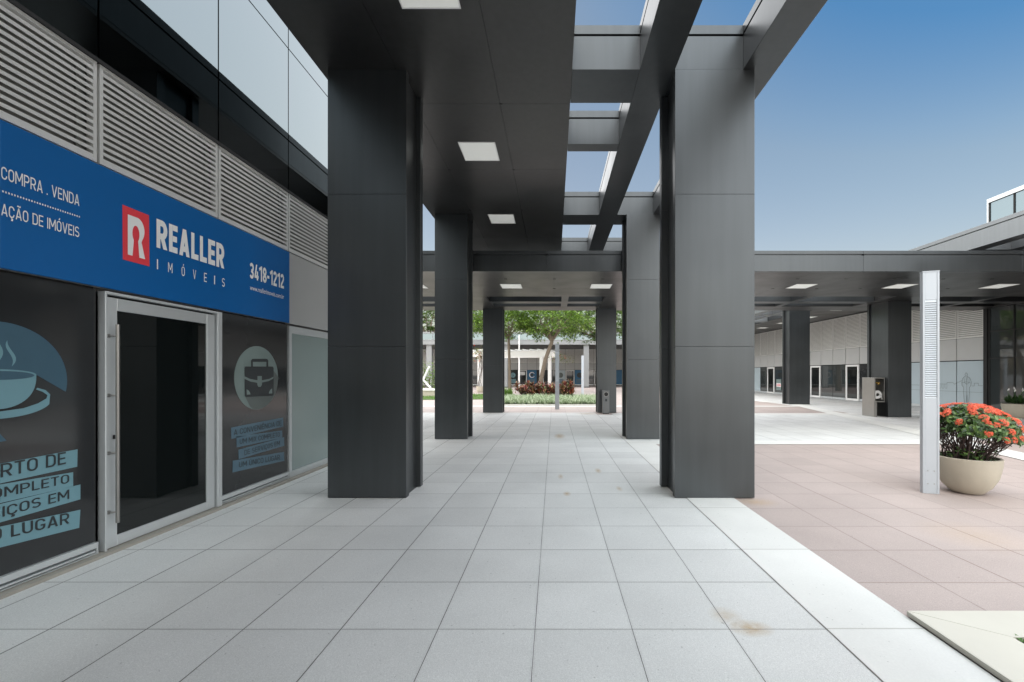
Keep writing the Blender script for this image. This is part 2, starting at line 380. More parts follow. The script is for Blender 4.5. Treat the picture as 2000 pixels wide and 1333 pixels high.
M_FROST = mat('frosted_green_glass', (.30,.37,.36), .2, 0, .6, noise=.08, nscale=1)
M_FILM = mat('charcoal_window_film', (.026,.028,.030), .09, 0, .6, noise=.12, nscale=2)
M_WHITEFILM = mat('pale_window_film', (.44,.52,.56), .3, 0, .5, noise=.05, nscale=1)
M_BLUEFILM = mat('blue_window_film', (.012,.13,.27), .3, 0, .5, noise=.1, nscale=2)
M_SIGN = mat('blue_sign_sheet', (.0015,.115,.37), .45, 0, .3)
M_WHITE = mat('white_vinyl', (.88,.88,.88), .5, 0, .3)
M_RED = mat('red_vinyl', (.80,.06,.08), .45, 0, .3)
M_CUPBLUE = mat('slate_blue_vinyl', (.050,.115,.165), .35, noise=.12, nscale=4)
M_CUPPALE = mat('pale_blue_vinyl', (.17,.33,.385), .35, noise=.06, nscale=4)
M_STRIPBLUE = mat('dusty_blue_vinyl', (.085,.16,.215), .35, noise=.08, nscale=4)
M_DISC = mat('grey_green_vinyl', (.19,.25,.24), .35, noise=.08, nscale=4)
M_DISC2 = mat('mid_grey_vinyl', (.11,.135,.13), .35)
M_INK = mat('charcoal_vinyl', (.025,.032,.036), .4)
M_STEEL = mat('brushed_steel', (.36,.355,.34), .34, .9, noise=.06, nscale=9)
M_LAMP = mat('lamp_diffuser', (.80,.81,.77), .5, emit=.05)
M_GLOW = mat('pylon_diffuser', (.66,.72,.76), .5, emit=.03)
M_SILL = mat('stone_sill', (.34,.32,.28), .8, noise=.2, nscale=9)
M_STONE = mat('pale_stone', (.70,.69,.64), .6, noise=.06, nscale=5, bump=.1, bscale=40)
M_POT = mat('cast_stone_pot', (.46,.42,.34), .75, noise=.13, nscale=5, bump=.15, bscale=50)
M_SOIL = mat('soil', (.03,.022,.015), .9, bump=.6, bscale=30)
M_BARK = mat('bark', (.15,.12,.09), .9, noise=.3, nscale=7, bump=.6, bscale=25)
M_STEM = mat('stem', (.055,.035,.03), .8, noise=.3, nscale=20)
M_WPAINT = mat('white_paint', (.78,.78,.77), .5, noise=.04, nscale=3)
M_BRASS = mat('brass', (.55,.36,.10), .35, .8)
M_RUBBER = mat('black_rubber', (.015,.015,.015), .6)
M_BIN = mat('grey_bin', (.16,.17,.175), .4, .4)
M_FARCAN = mat('pale_grey_fascia', (.27,.28,.285), .5, .2, noise=.06, nscale=1)
M_EDGEC = panelmat('sky_lit_cladding', (.21,.225,.235), rough=.4, metal=.6)  # same cladding made paler: the bright sky it mirrors is put into the colour
M_ROOFG = mat('roof_grey', (.22,.22,.22), .8)
M_PLASTER = mat('grey_render', (.32,.32,.31), .8, noise=.08, nscale=1)
M_BLUEGLASS = mat('blue_glazing', (.17,.215,.235), .04, .8, noise=.1, nscale=.5)

# ------------------------------------------------------------------ setting: ground and paving
M_GREY = tiles('grey_granite_tiles', (.63,.635,.625), 1.683, 2.65, .6, .6, var=.05, jx=.0065, jy=.0042, grain=.34, jcol=(.11,.11,.105),
               stains=((1.22,2.66,.15,.10,.85),(1.12,2.8,.12,.12,.45),(.17,5.65,.06,.12,.9),(.14,10.9,.16,.5,.9),(.72,7.0,.06,.2,.8),(.1,6.6,.05,.2,.6),(.9,5.9,.05,.15,.6),(1.3,17.0,.5,.3,.8)))
M_PINK = tiles('pink_granite_tiles', (.40,.335,.312), 2.285, 2.65, .6, .6, var=.045, jx=.005, jy=.0036, grain=.34, jcol=(.16,.11,.09),
               stains=((2.5,5.3,.3,.2,.5),(4.1,4.2,.5,.5,.25)))
M_BAND = tiles('pale_band_stone', (.70,.70,.675), 1.683, 2.65, 6.0, 1.2, var=.02, jx=.004, jy=.004, grain=.06, jcol=(.28,.26,.22), gscale=60)
M_GROUND = mat('asphalt', (.10,.10,.10), .9, noise=.2, nscale=.4, bump=.2, bscale=20)
def sheet(name, polys, z, m):
    mb = MB()
    for p in polys: mb.add([(x,y,z) for x,y in p], [tuple(range(len(p)))])
    return tag(mb.build(name, m), kind='structure')
def rect(x0, x1, y0, y1): return [(x0,y0),(x1,y0),(x1,y1),(x0,y1)]
sheet('ground', [rect(-600,600,-300,1200)], -.012, M_GROUND)
sheet('pink_pavement', [rect(-34,18.5,-14,60)], 0, M_PINK)
sheet('grey_pavement', [rect(-3.9,1.683,-14,17.25), rect(-34,-3.9,10.15,17.25), rect(1.683,11.9,10.15,16.65), rect(11.9,18.5,9,60)], .004, M_GREY)
def diag(y): return 8.9 + .255*(y - 9.2)
sheet('pale_stone_band', [rect(1.683,2.285,-14,10.15), rect(2.285,diag(9.9),9.62,10.15), rect(2.285,11.9,16.65,17.2),
      rect(-34,1.683,17.25,17.48), rect(-34,11.9,20.75,21.25), rect(11.75,12.3,24,60)], .008, M_BAND)
sheet('pale_stone_band', [[(diag(0),0),(diag(0)+.62,0),(diag(24)+.62,24),(diag(24),24)]], .012, M_BAND)

# ------------------------------------------------------------------ columns
def column(x0, x1, y0, dep, z1, label, rear=(0,0), seams=(1.93,3.86), group=None):
    t = thing('clad_column', ((x0+x1)/2, y0+dep/2, 0), label, 'column', group)
    ft = .105
    def slab(a0, a1, b0, b1, nm):
        mb = MB(); zs = [0.012] + [s for s in seams if s < z1-.3] + [z1]
        for k in range(len(zs)-1): mb.box(a0, a1, b0, b1, zs[k] + (.001 if k else 0), zs[k+1] - (.001 if k < len(zs)-2 else 0))
        bevel(mb.build(nm, M_CLAD, t), .0018)
    slab(x0, x1, y0, y0+ft, 'front_panel')
    slab(x0+rear[0], x1+rear[1], y0+dep-ft, y0+dep, 'rear_panel')
    ins = .05
    MB().box(x0+ins, x1-ins, y0+ft-.03, y0+dep-ft+.03, .004, z1).build('recessed_core', M_CLAD, t)
    return t
G1 = 'dark clad columns along the walkway'
ZC = 5.44
column(-2.868,-1.872, 5.437, .64, ZC, 'wide dark grey clad column nearest on the left, close to the shop front', (0,.015), group=G1)
column(1.535, 2.543, 5.437, .64, ZC, 'wide grey clad column nearest on the right, standing on the pale stone band', (-.04,0), group=G1)
column(-2.875,-2.09, 10.34, .58, ZC, 'second column in the left row, narrower and behind the nearest left one', (0,.025), group=G1)
column(1.75, 2.542, 10.34, .58, ZC, 'second column in the right row, seen just left of the nearest right one', (-.02,0), group=G1)
column(-2.886,-2.08, 17.42, .45, 4.24, 'farthest left column of the walkway, in front of the garden bed', (0,.02), (1.93,), G1)
column(1.757, 2.533, 17.42, .45, 4.24, 'farthest right walkway column with a slim litter bin at its foot', (-.02,0), (1.93,), G1)
column(-2.868,-1.872, .53, .64, ZC, 'dark clad column beside the camera on the shop side, just outside the picture', (0,.015), group=G1)
column(1.535, 2.543, .53, .64, ZC, 'dark clad column beside the camera on the plaza side, just outside the picture', (-.04,0), group=G1)
column(-2.868,-1.872, -4.37, .64, ZC, 'dark clad column behind the camera on the shop side', (0,.015), group=G1)
column(1.535, 2.543, -4.37, .64, ZC, 'dark clad column behind the camera on the plaza side', (-.04,0), group=G1)
G2 = 'dark clad columns of the arcade on the right'
column(12.15, 13.0, 15.6, 1.05, 4.24, 'dark column on the right with a steel hose cabinet against its side', (0,.06), (), G2)
column(12.18, 13.24, 22.2, .62, 5.12, 'dark column standing free in the courtyard left of the hose cabinet', (-.04,0), (), G2)

# ------------------------------------------------------------------ canopies
def beam(mb, x0, x1, y0, y1, z0, z1, cap=.11, gap=.03, inset=.035, mi=0):
    mb.box(x0, x1, y0, y1, z0, z1-cap-gap)
    mb.box(x0+min(inset,(x1-x0)*.2), x1-min(inset,(x1-x0)*.2), y0+min(inset,(y1-y0)*.2), y1-min(inset,(y1-y0)*.2), z1-cap-gap, z1-cap)
    mb.box(x0, x1, y0, y1, z1-cap, z1)
up = thing('walkway_canopy', (-.1, 4, ZC), 'high dark grey flat canopy with an open beam edge over the walkway', 'canopy')
Y0U, Y1U = -9.4, 15.6
mb = MB(); ys = [Y0U] + [6.13 - 2.0*k for k in range(8,-1,-1) if 6.13-2.0*k > Y0U+.2] + [8.11,10.1,12.1,14.1] + [Y1U]
xs = [-2.97,-1.99,-.77,.23]
for i in range(3):
    for j in range(len(ys)-1):
        mb.box(xs[i]+(.002 if i else 0), xs[i+1]-(.002 if i < 2 else 0), ys[j]+(.002 if j else 0), ys[j+1]-(.002 if j < len(ys)-2 else 0), ZC, ZC+.05)
for j in range(1, len(ys)-1):
    for x in (-1.99,-.77): mb.box(x-.012, x+.034, ys[j]-.009, ys[j]+.009, ZC-.004, ZC+.02, 1)
mb.build('soffit', [M_SOFF, M_DARKGAP], up)
mb = MB(); mb.box(-2.95,.21,Y0U+.02,Y1U-.02,ZC+.052,ZC+.2)
mb.build('roof_deck', M_DARKGAP, up)
mb = MB(); beam(mb, -2.972, -2.86, Y0U, Y1U, ZC+.054, 6.04); mb.build('edge_beam', M_CLAD, up)
mb = MB(); beam(mb, .10, .232, Y0U, Y1U, ZC+.054, 6.02); mb.build('edge_beam', M_CLAD, up)
mb = MB(); beam(mb, 1.09, 1.535, Y0U, Y1U, ZC, 6.02); bevel(mb.build('long_beam', M_CLAD, up), .003)
mb = MB(); beam(mb, 2.40, 2.83, Y0U, Y1U, ZC, 6.02); bevel(mb.build('long_beam', M_CLAD, up), .003)
for (a, b, wide) in ((-9.2,-8.6,1),(-7.4,-7.1,0),(-4.37,-3.7,1),(-2.6,-2.3,0),(.53,1.2,1),(2.35,2.59,0),(5.437,6.11,1),(7.2,7.44,0),(10.4,11.1,1),(13.9,14.5,1)):
    mb = MB(); beam(mb, .234, 1.088, a, b, ZC, 6.0); mb.build('cross_beam', M_CLAD, up)
    if wide:
        mb = MB(); beam(mb, 1.537, 2.398, a, b, ZC, 6.0); mb.build('cross_beam', M_CLAD, up)
mb = MB(); mb.box(-2.85,.09,Y0U,Y0U+.1,ZC+.054,6.02); mb.build('end_fascia', M_CLAD, up)

ZL, YF, YB = 4.24, 11.09, 17.95
low = thing('cross_canopy', (0, 14.5, ZL), 'lower grey flat canopy running straight across behind the tall columns', 'canopy')
XA, XB = -34, 17.55
mb = MB()
joints = [x for x in range(-33, 18, 4)]
xx = [XA] + [-28.9+4.1*k for k in range(11)] + [XB]
for i in range(len(xx)-1):
    a, b = xx[i]+(.002 if i else 0), xx[i+1]-.002
    beam(mb, a, b, YF, YF+.14, ZL-.006, 4.77, .09, .035, .04)
bevel(mb.build('front_fascia', M_CLAD, low), .003)
# soffit of panels, then an open strip of beams near the rear edge
mb = MB(); yy = [YF+.142, 12.0, 13.35, 14.73]
xg = [XA + 1.36*k for k in range(int((XB-XA)/1.36)+1)] + [XB]
for i in range(len(xg)-1):
    for j in range(3):
        mb.box(xg[i]+.002, xg[i+1]-.002, yy[j]+.002, yy[j+1]-.002, ZL, ZL+.04)
op = [(-30,-16.5),(-15.5,-3.5),(-2.36,1.78),(3.2,11.75),(13.35,17.3)]
ends = [XA]+[v for o_ in op for v in o_]+[XB]
for k in range(0, len(ends), 2): mb.box(ends[k], ends[k+1], 14.732, 16.9, ZL, ZL+.04)
mb.box(XA, XB, 16.902, YB, ZL, ZL+.04)
for x in xg[1:-1]:
    for y in (12.0, 13.35): mb.box(x-.03, x+.05, y-.022, y+.022, ZL-.006, ZL+.01, 1)
mb.build('soffit', [M_SOFF, M_DARKGAP], low)
mb = MB(); mb.box(XA+.02, XB-.02, YF+.142, 14.72, ZL+.042, ZL+.3)
for k in range(0, len(ends), 2): mb.box(ends[k]+.02, ends[k+1]-.02, 14.725, 16.9, ZL+.042, ZL+.3)
mb.build('roof_deck', M_DARKGAP, low)
mb = MB(); beam(mb, XA, XB, YB-1.0, YB, ZL+.042, 4.75); mb.build('rear_beam', M_CLAD, low)
for (a, b) in op:
    mb = MB(); mb.box(a-.04, b+.04, 14.69, 14.731, ZL+.001, 4.72); mb.build('opening_trim', M_CLAD, low)
    mb = MB(); beam(mb, a, b, 15.74, 16.2, ZL, 4.72); mb.build('long_beam', M_CLAD, low)
for x in (-26,-21,-12,-8, .27, 5.4, 8.7, 15.3):
    for (a, b) in ((14.733,15.738),(16.202,16.9)):
        mb = MB(); beam(mb, x, x+.24, a, b, ZL, 4.72); mb.build('cross_beam', M_CLAD, low)

ZR = 5.12
rw = thing('arcade_canopy', (14.8, 28, ZR), 'high grey canopy with open beams along the louvred arcade on the right', 'canopy')
YR0, YR1 = 4, 60
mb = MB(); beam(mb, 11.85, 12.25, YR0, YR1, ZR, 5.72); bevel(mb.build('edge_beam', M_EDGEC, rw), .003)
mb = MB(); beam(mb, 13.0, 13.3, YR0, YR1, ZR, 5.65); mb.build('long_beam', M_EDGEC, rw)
mb = MB(); k = YR0
while k < YR1 - .1:
    mb.box(14.4, 17.6, k+.003, min(k+2.4,YR1)-.003, ZR, ZR+.05); k += 2.4
mb.build('soffit', M_SOFF, rw)
mb = MB(); mb.box(14.42, 17.6, YR0, YR1, ZR+.052, 5.6); mb.build('roof_deck', M_CLAD, rw)
for y in (5.2, 8.6, 12.2, 15.7, 18.9, 22.2, 25.5, 28.9, 32.2, 35.5, 39, 42.5, 46, 49.5, 53, 56.5):
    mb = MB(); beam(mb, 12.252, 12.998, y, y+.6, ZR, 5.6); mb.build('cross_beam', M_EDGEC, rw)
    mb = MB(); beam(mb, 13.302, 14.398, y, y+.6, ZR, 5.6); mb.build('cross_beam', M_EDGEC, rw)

# ceiling lights
def ceiling_light(x, y, z, s=.62):
    t = thing('ceiling_light', (x, y, z), '', 'ceiling light', 'square ceiling lights')
    h = s/2; mb = MB()
    for a in ((-h,h,-h,-h+.014),(-h,h,h-.014,h),(-h,-h+.014,-h+.014,h-.014),(h-.014,h,-h+.014,h-.014)): mb.box(x+a[0],x+a[1],y+a[2],y+a[3],z-.010,z+.003)
    mb.build('frame', M_WPAINT, t)
    MB().box(x-h+.015,x+h-.015,y-h+.015,y+h-.015,z-.007,z+.003).build('diffuser', M_LAMP, t)
    return t
L0 = ceiling_light(-1.29, 4.215, ZC); L0['label'] = 'square white ceiling light nearest the camera, cut by the top of the picture'
dup(L0, (-1.29, 7.44, ZC), 'middle square ceiling light on the dark soffit between the near and second columns')
dup(L0, (-1.29, 10.67, ZC), 'farthest square ceiling light on the high dark soffit, just before the lower canopy')
for x, lb in ((-4.2,'square light on the lower soffit, seen in the gap beside the second left column'),
              (-1.29,'square light on the lower canopy soffit at the left of the walkway end'),
              (1.42,'square light on the lower canopy soffit at the right of the walkway end'),
              (7.48,'square light on the lower canopy soffit directly right of the nearest right column'),
              (10.45,'square light on the lower canopy soffit just left of the tall lamp pylon'),
              (13.45,'square light on the lower canopy soffit at the right edge of the picture')):
    dup(L0, (x, 12.98, ZL), lb)
for x, y, lb in ((15.7,23.6,'square light under the arcade canopy, nearest, left of the hose cabinet column'),
                 (15.9,26.7,'square light under the arcade canopy just right of the free column'),
                 (15.9,29.8,'square light under the arcade canopy just left of the free column'),
                 (16.0,32.9,'farthest square light under the arcade canopy beside the nearest right column')):
    dup(L0, (x, y, ZR), lb)

# ------------------------------------------------------------------ shop building on the left
XG = -3.95
sb = thing('shop_building', (-7, 3, 0), 'shop building with aluminium louvres and mirrored upper glazing on the left', 'building')
YE = 9.04; mods = [3.72 + 1.33*k for k in range(-10, 5)]
MB().box(-14, XG-.13, mods[0], YE-.1, 0, 8.7).box(-14, XG+.0, YE-.1, YE, 0, 8.7).build('wall', M_PLASTER, sb)
def louvre(pl, u0, u1, v0, v1, n, parent, fr=.028):
    mb = MB(); du = u1-u0
    def bx(a0, a1, b0, b1, d0, d1):
        c = pl.at((a0+a1)/2, (b0+b1)/2, (d0+d1)/2)
        mb.obox(c, pl.u*(a1-a0)/2, pl.v*(b1-b0)/2, pl.n*(d1-d0)/2)
    bx(u0, u0+fr, v0, v1, -.06, .0); bx(u1-fr, u1, v0, v1, -.06, .0); bx(u0+fr, u1-fr, v0, v0+fr, -.06, .0); bx(u0+fr, u1-fr, v1-fr, v1, -.06, .0)
    st = (v1-v0-2*fr)/n
    for k in range(n):
        vc = v0+fr+st*(k+.5)
        # a tilted blade with a bright front lip
        c = pl.at((u0+u1)/2, vc, -.03); t = (pl.n*.026 - pl.v*st*.26)
        mb.obox(c, pl.u*(du/2-fr-.001), t, pl.v*.004)
        c = pl.at((u0+u1)/2, vc-st*.26, -.003); mb.obox(c, pl.u*(du/2-fr-.001), pl.n*.003, pl.v*st*.24)
    o = mb.build('louvre_panel', M_LOUV, parent)
    mb2 = MB(); c = pl.at((u0+u1)/2, (v0+v1)/2, -.09); mb2.obox(c, pl.u*du/2, pl.v*(v1-v0)/2, pl.n*.01)
    for uu in (u0+.09, u1-.09): mb2.obox(pl.at(uu, (v0+v1)/2, -.068), pl.u*.02, pl.v*(v1-v0)/2*.98, pl.n*.009)
    mb2.build('backing', M_LOUVBACK, o)
    return o
PLG = wall_left(XG)
for k in range(len(mods)-1):
    a, b = mods[k], mods[k+1]
    louvre(PLG, a+.012, b-.012, 3.41, 4.275, 14, sb)
    MB().box(XG-.12, XG-.06, b-.012 if k < len(mods)-2 else b-.02, b+.012 if k < len(mods)-2 else b, 2.33, 4.28).build('mullion', M_DARKGAP, sb)
    MB().box(XG-.05, XG-.004, a+.006, b-.006, 2.335, 3.395).build('spandrel_panel', M_WALLP, sb)
    for (z0, z1) in ((4.31,6.42),(6.42,8.6)):
        mb = MB().box(XG-.03, XG, a+.009, b-.009, z0+.009, z1-.009)
        mb.build('upper_pane', M_GLASSUP, sb)
MB().box(XG-.12, XG-.035, mods[0], YE-.1, 4.28, 8.65).build('glazing_frame', M_DARKGAP, sb)
MB().box(XG-.034, XG+.012, mods[0], YE-.1, 4.279, 4.312).build('transom', M_DARKGAP, sb)
MB().box(XG-.30, XG+.03, mods[0]-.05, YE+.02, 8.65, 8.8).build('parapet', M_CLAD, sb)
MB().box(XG-.15, XG+.085, mods[0], YE, .0, .028).build('sill', M_SILL, sb)
# ground floor: film panels, the door, the frosted window
def lower_panel(a, b, m, nm='window'):
    w = MB().box(XG-.04, XG-.012, a+.012, b-.012, .135, 2.31).build(nm, m, sb)
    mb = MB()
    mb.box(XG-.035, XG+.02, a+.02, b-.03, .085, .132)
    mb.box(XG-.035, XG+.012, a+.02, b-.03, .030, .040)
    mb.box(XG-.035, XG+.028, a+.02, b-.05, .055, .068)
    mb.box(XG-.035, XG+.016, b-.03, b-.015, .030, .132)
    mb.build('bottom_rail', M_ALU, w)
    MB().box(XG-.1, XG-.04, a+.004, b-.004, .03, 2.33).build('frame', M_DARKGAP, w)
    return w
for k in range(len(mods)-1):
    a, b = mods[k], mods[k+1]
    if abs(a-3.72) < .01: continue
    if abs(a-6.38) < .01 or a > 7.6:
        w = MB().box(XG-.04, XG-.015, a+.07, b-.07, .12, 2.19).build('window', M_FROST, sb)
        mb = MB().box(XG-.05, XG+.01, a+.01, a+.069, .03, 2.30).box(XG-.05, XG+.01, b-.069, b-.01, .03, 2.30)
        mb.box(XG-.05, XG+.01, a+.07, b-.07, .03, .119).box(XG-.05, XG+.01, a+.07, b-.07, 2.191, 2.30).build('frame', M_ALU, w)
    else:
        lower_panel(a, b, M_FILM)
# door
DA, DB = 3.745, 5.065
dr = MB().box(XG-.012, XG-.002, DA+.125, DB-.195, .128, 2.15).build('door', M_DKGLASS, sb)
mb = MB()
mb.box(XG-.03, XG+.012, DA+.025, DA+.125, .035, 2.262); mb.box(XG-.03, XG+.012, DB-.195, DB-.085, .035, 2.262)
mb.box(XG-.03, XG+.0105, DA+.126, DB-.196, .035, .127); mb.box(XG-.03, XG+.0105, DA+.126, DB-.196, 2.151, 2.262)
bevel(mb.build('leaf_frame', M_ALU, dr), .003)
mb = MB().box(XG-.06, XG+.035, DA, DA+.018, .029, 2.305).box(XG-.06, XG+.035, DB-.066, DB, .029, 2.305).box(XG-.06, XG+.035, DA+.019, DB-.067, 2.283, 2.305)
bevel(mb.build('door_frame', M_ALU, dr), .003)
MB().box(XG-.08, XG-.031, DA, DB, .03, 2.3).box(XG-.03, XG-.014, DB-.22, DB-.196, .13, 2.15).build('rebate', M_DARKGAP, dr)
mb = MB().tube([(XG+.075, DA+.066, .26), (XG+.075, DA+.066, 2.02)], .0145, 14)
for z in (.357,.88,1.391,1.917):
    mb.tube([(XG+.012, DA+.044, z), (XG+.045, DA+.046, z), (XG+.075, DA+.066, z)], .008, 8)
    mb.tube([(XG+.011, DA+.044, z), (XG+.022, DA+.044, z)], .017, 12)
mb.build('pull_handle', M_STEEL, dr)
MB().box(XG+.012, XG+.03, DA+.085, DA+.105, 1.0, 1.035).build('lock', M_RUBBER, dr)

# the blue sign over the door
XS = -3.92
sg = thing('shop_sign', (XS, 4.4, 2.33), 'long blue shop sign with white lettering and a red square logo above the door', 'sign')
PLS = wall_left(XS)
bevel(MB().box(XG-.003, XS, 3.04, 6.36, 2.335, 3.385).build('sign_board', M_SIGN, sg), .002)
def us(x, y): return uv_left(x, y, XS)
def Ys(x): return F*-XS/(PX-x)
decal('logo_square', PLS, [[us(238.6,399.9), us(290.6,421.0), us(291.6,520.9), us(239.5,507.2)][::-1]], M_RED, sg, .002)
# white R with a keyhole cut out, in logo units (0..1 across, 0..1 up)
def lg(a, b): return (3.895 + a*.262, 2.619 + b*.499)
def arc(cx, cy, rx, ry, t0, t1, n=14): return [(cx+rx*math.cos(R(t0+(t1-t0)*i/n)), cy+ry*math.sin(R(t0+(t1-t0)*i/n))) for i in range(n+1)]
left_half = [(.18,.12),(.35,.12),(.395,.385)] + arc(.475,.545,.128,.155,232,90,12) + [(.475,.86),(.18,.86)]
right_half = [(.475,.86)] + [(.475,.70)] + arc(.475,.545,.128,.155,90,-52,12)[1:] + [(.60,.12),(.82,.12),(.685,.42)] + arc(.53,.635,.265,.225,-45,90,14)
decal('logo_letter', PLS, [[lg(a,b) for a,b in left_half], [lg(a,b) for a,b in right_half]], M_WHITE, sg, .004)
lettering('lettering', PLS, [('REALLER', Ys(304.9), Ys(437.2), 2.829, .284, .21)], M_WHITE, sg)
lettering('lettering', PLS, [(ch, Ys(x-w), Ys(x+w), 2.615, .10, .115) for ch, x, w in
          (('I',306.8,1.1),('M',331.8,4.2),('Ó',357.1,3.1),('V',379.2,3.0),('E',400.4,2.6),('I',418.4,1.0),('S',435.6,2.6))], M_WHITE, sg)
lettering('lettering', PLS, [('3418-1212', Ys(486.9), Ys(554), 2.815, .206, .19)], M_WHITE, sg)
font_lettering('lettering', PLS, [('www.reallerimoveis.com.br', Ys(487.8), Ys(554), 2.668, .062, .0)], M_WHITE, sg)
lettering('lettering', PLS, [('COMPRA . VENDA', Ys(1.2), Ys(154), 2.965, .090, .115)], M_WHITE, sg)
lettering('lettering', PLS, [('AÇÃO DE IMÓVEIS', Ys(1.2), Ys(154), 2.706, .085, .115)], M_WHITE, sg)
decal('dotted_line', PLS, [arc(3.05+.491*k/29, 2.878, .0048, .0075, 0, 330, 11) for k in range(30)], M_WHITE, sg, .003)

# window stickers
XP = XG-.012; PLP = wall_left(XP)
def up_(zx, zy, s, ox, oy): return uv_left(ox + zx/s, oy + zy/s, XP)
pst = thing('window_sticker', (XP, 3.06, 1.2), 'window sticker of a steaming coffee cup on the dark pane left of the door', 'sticker')
cy_, cz_, cr_ = 3.06, 1.525, .43
band = [(cy_+cr_*math.cos(R(t)), cz_+cr_*math.sin(R(t))) for t in range(-12, 280, 4)] + [(2.95,1.32),(3.0,1.45),(3.281,1.575)]
decal('disc', PLP, [band], M_CUPBLUE, pst, .002)
cup = [(cy_+.221*math.cos(R(t)), 1.574-.245*max(0,-math.sin(R(t)))**.8) for t in range(180, 361, 6)] + arc(cy_,1.574,.221,.04,0,180,24)
decal('cup', PLP, [cup], M_CUPPALE, pst, .004)
decal('drink', PLP, [arc(cy_,1.570,.207,.032,0,350,34)], M_CUPBLUE, pst, .006)
sau = arc(cy_,1.375,.315,.115,185,345,26) + [(3.367,1.39),(3.37,1.42),(3.34,1.455),(3.285,1.475),(3.278,1.462),(3.32,1.443),(3.352,1.415),(3.345,1.39),(3.29,1.355),(3.20,1.325),(3.06,1.312),(2.92,1.325),(2.80,1.36)]
decal('saucer', PLP, [sau], M_CUPPALE, pst, .005)
def steam(u, v, h, w):
    Lp, Rp = [], []
    for i in range(13):
        t = i/12; c = u + w*math.sin(t*math.pi*1.6+.3); e = w*.55*math.sin(math.pi*t)**.8
        Lp.append((c-e, v+h*t)); Rp.append((c+e, v+h*t))
    return Lp + Rp[::-1]
for s_ in (steam(3.125,1.635,.19,.022), steam(3.04,1.66,.26,.03), steam(2.97,1.64,.2,.022)): decal('steam', PLP, [s_], M_CUPPALE, pst, .004)
s1 = [[(2.5,.783),(3.563,.811),(3.566,.955),(2.5,.920)], [(2.45,.66),(3.533,.655),(3.533,.772),(2.45,.815)], [(2.55,.505),(3.587,.533),(3.587,.657),(2.55,.645)], [(2.45,.39),(3.578,.298),(3.587,.446),(2.45,.54)]]
for s_ in s1: decal('caption_strip', PLP, [s_], M_CUPPALE, pst, .003)
for it_ in (('O CONFORTO DE', 2.56, 3.478, .822, .098, .13, .03), ('UM MIX COMPLETO', 2.52, 3.503, .70, .072, .13, -.008),
          ('DE SERVIÇOS EM', 2.62, 3.503, .545, .075, .13, .018), ('UM ÚNICO LUGAR', 2.52, 3.503, .437, .088, .14, -.075)): lettering('lettering', PLP, [it_], M_INK, pst, .005)
ps2 = thing('window_sticker', (XP, 5.74, 1.2), 'window sticker of a briefcase in a grey disc right of the door', 'sticker')
q = lambda zx, zy: up_(zx, zy, 4.165, 420, 640)
decal('disc', PLP, [arc(5.735, 1.53, .423, .423, 0, 354, 59)], M_DISC, ps2, .002)
decal('long_shadow', PLP, [[q(470,345), q(522,415)] + [(5.735+.423*math.cos(R(t)), 1.53+.423*math.sin(R(t))) for t in range(2,-110,-7)] + [q(282,642), q(242,560), q(470,545)]], M_DISC2, ps2, .003)
case_top = [q(237,330), q(243,318), q(468,318), q(474,332), q(474,400), q(440,418), q(378,430), q(378,395), q(342,395), q(342,430), q(280,418), q(237,398)]
case_low = [q(237,418), q(285,440), q(340,450), q(342,470), q(350,484), q(368,484), q(378,468), q(380,448), q(435,436), q(474,414), q(474,545), q(464,556), q(248,566), q(239,556)]
hd = [[q(290,322), q(290,270), q(300,256), q(420,256), q(430,268), q(430,322), q(415,322), q(415,280), q(305,280), q(305,322)]]
decal('briefcase', PLP, [case_top[::-1], case_low[::-1]] + [hd[0][::-1]], M_INK, ps2, .005)
decal('case_corner', PLP, [[q(252,503), q(268,512), q(280,530), q(284,545), q(254,548)][::-1]], M_DISC, ps2, .007)
decal('case_corner', PLP, [[q(460,496), q(445,508), q(436,524), q(434,538), q(462,537)][::-1]], M_DISC, ps2, .007)
st2 = [[(128,815),(552,732),(554,806),(130,908)], [(172,888),(545,838),(546,898),(174,976)], [(188,995),(560,892),(562,962),(190,1072)], [(142,1084),(560,1012),(562,1085),(140,1180)]]
for s_ in st2: decal('caption_strip', PLP, [[q(*p) for p in s_][::-1]], M_STRIPBLUE, ps2, .003)
def ln(txt, x0, x1, y0, y1, cap):
    a, b = q(x0, y0), q(x1, y1); return (txt, a[0], b[0], a[1], cap, .12, b[1]-a[1])
for it_ in (ln('A CONVENIÊNCIA DE',150,538,878,796,.07), ln('UM MIX COMPLETO',198,524,950,888,.066), ln('DE SERVIÇOS EM',236,524,1040,958,.066), ln('UM ÚNICO LUGAR',192,524,1140,1074,.07)): lettering('lettering', PLP, [it_], M_INK, ps2, .005)

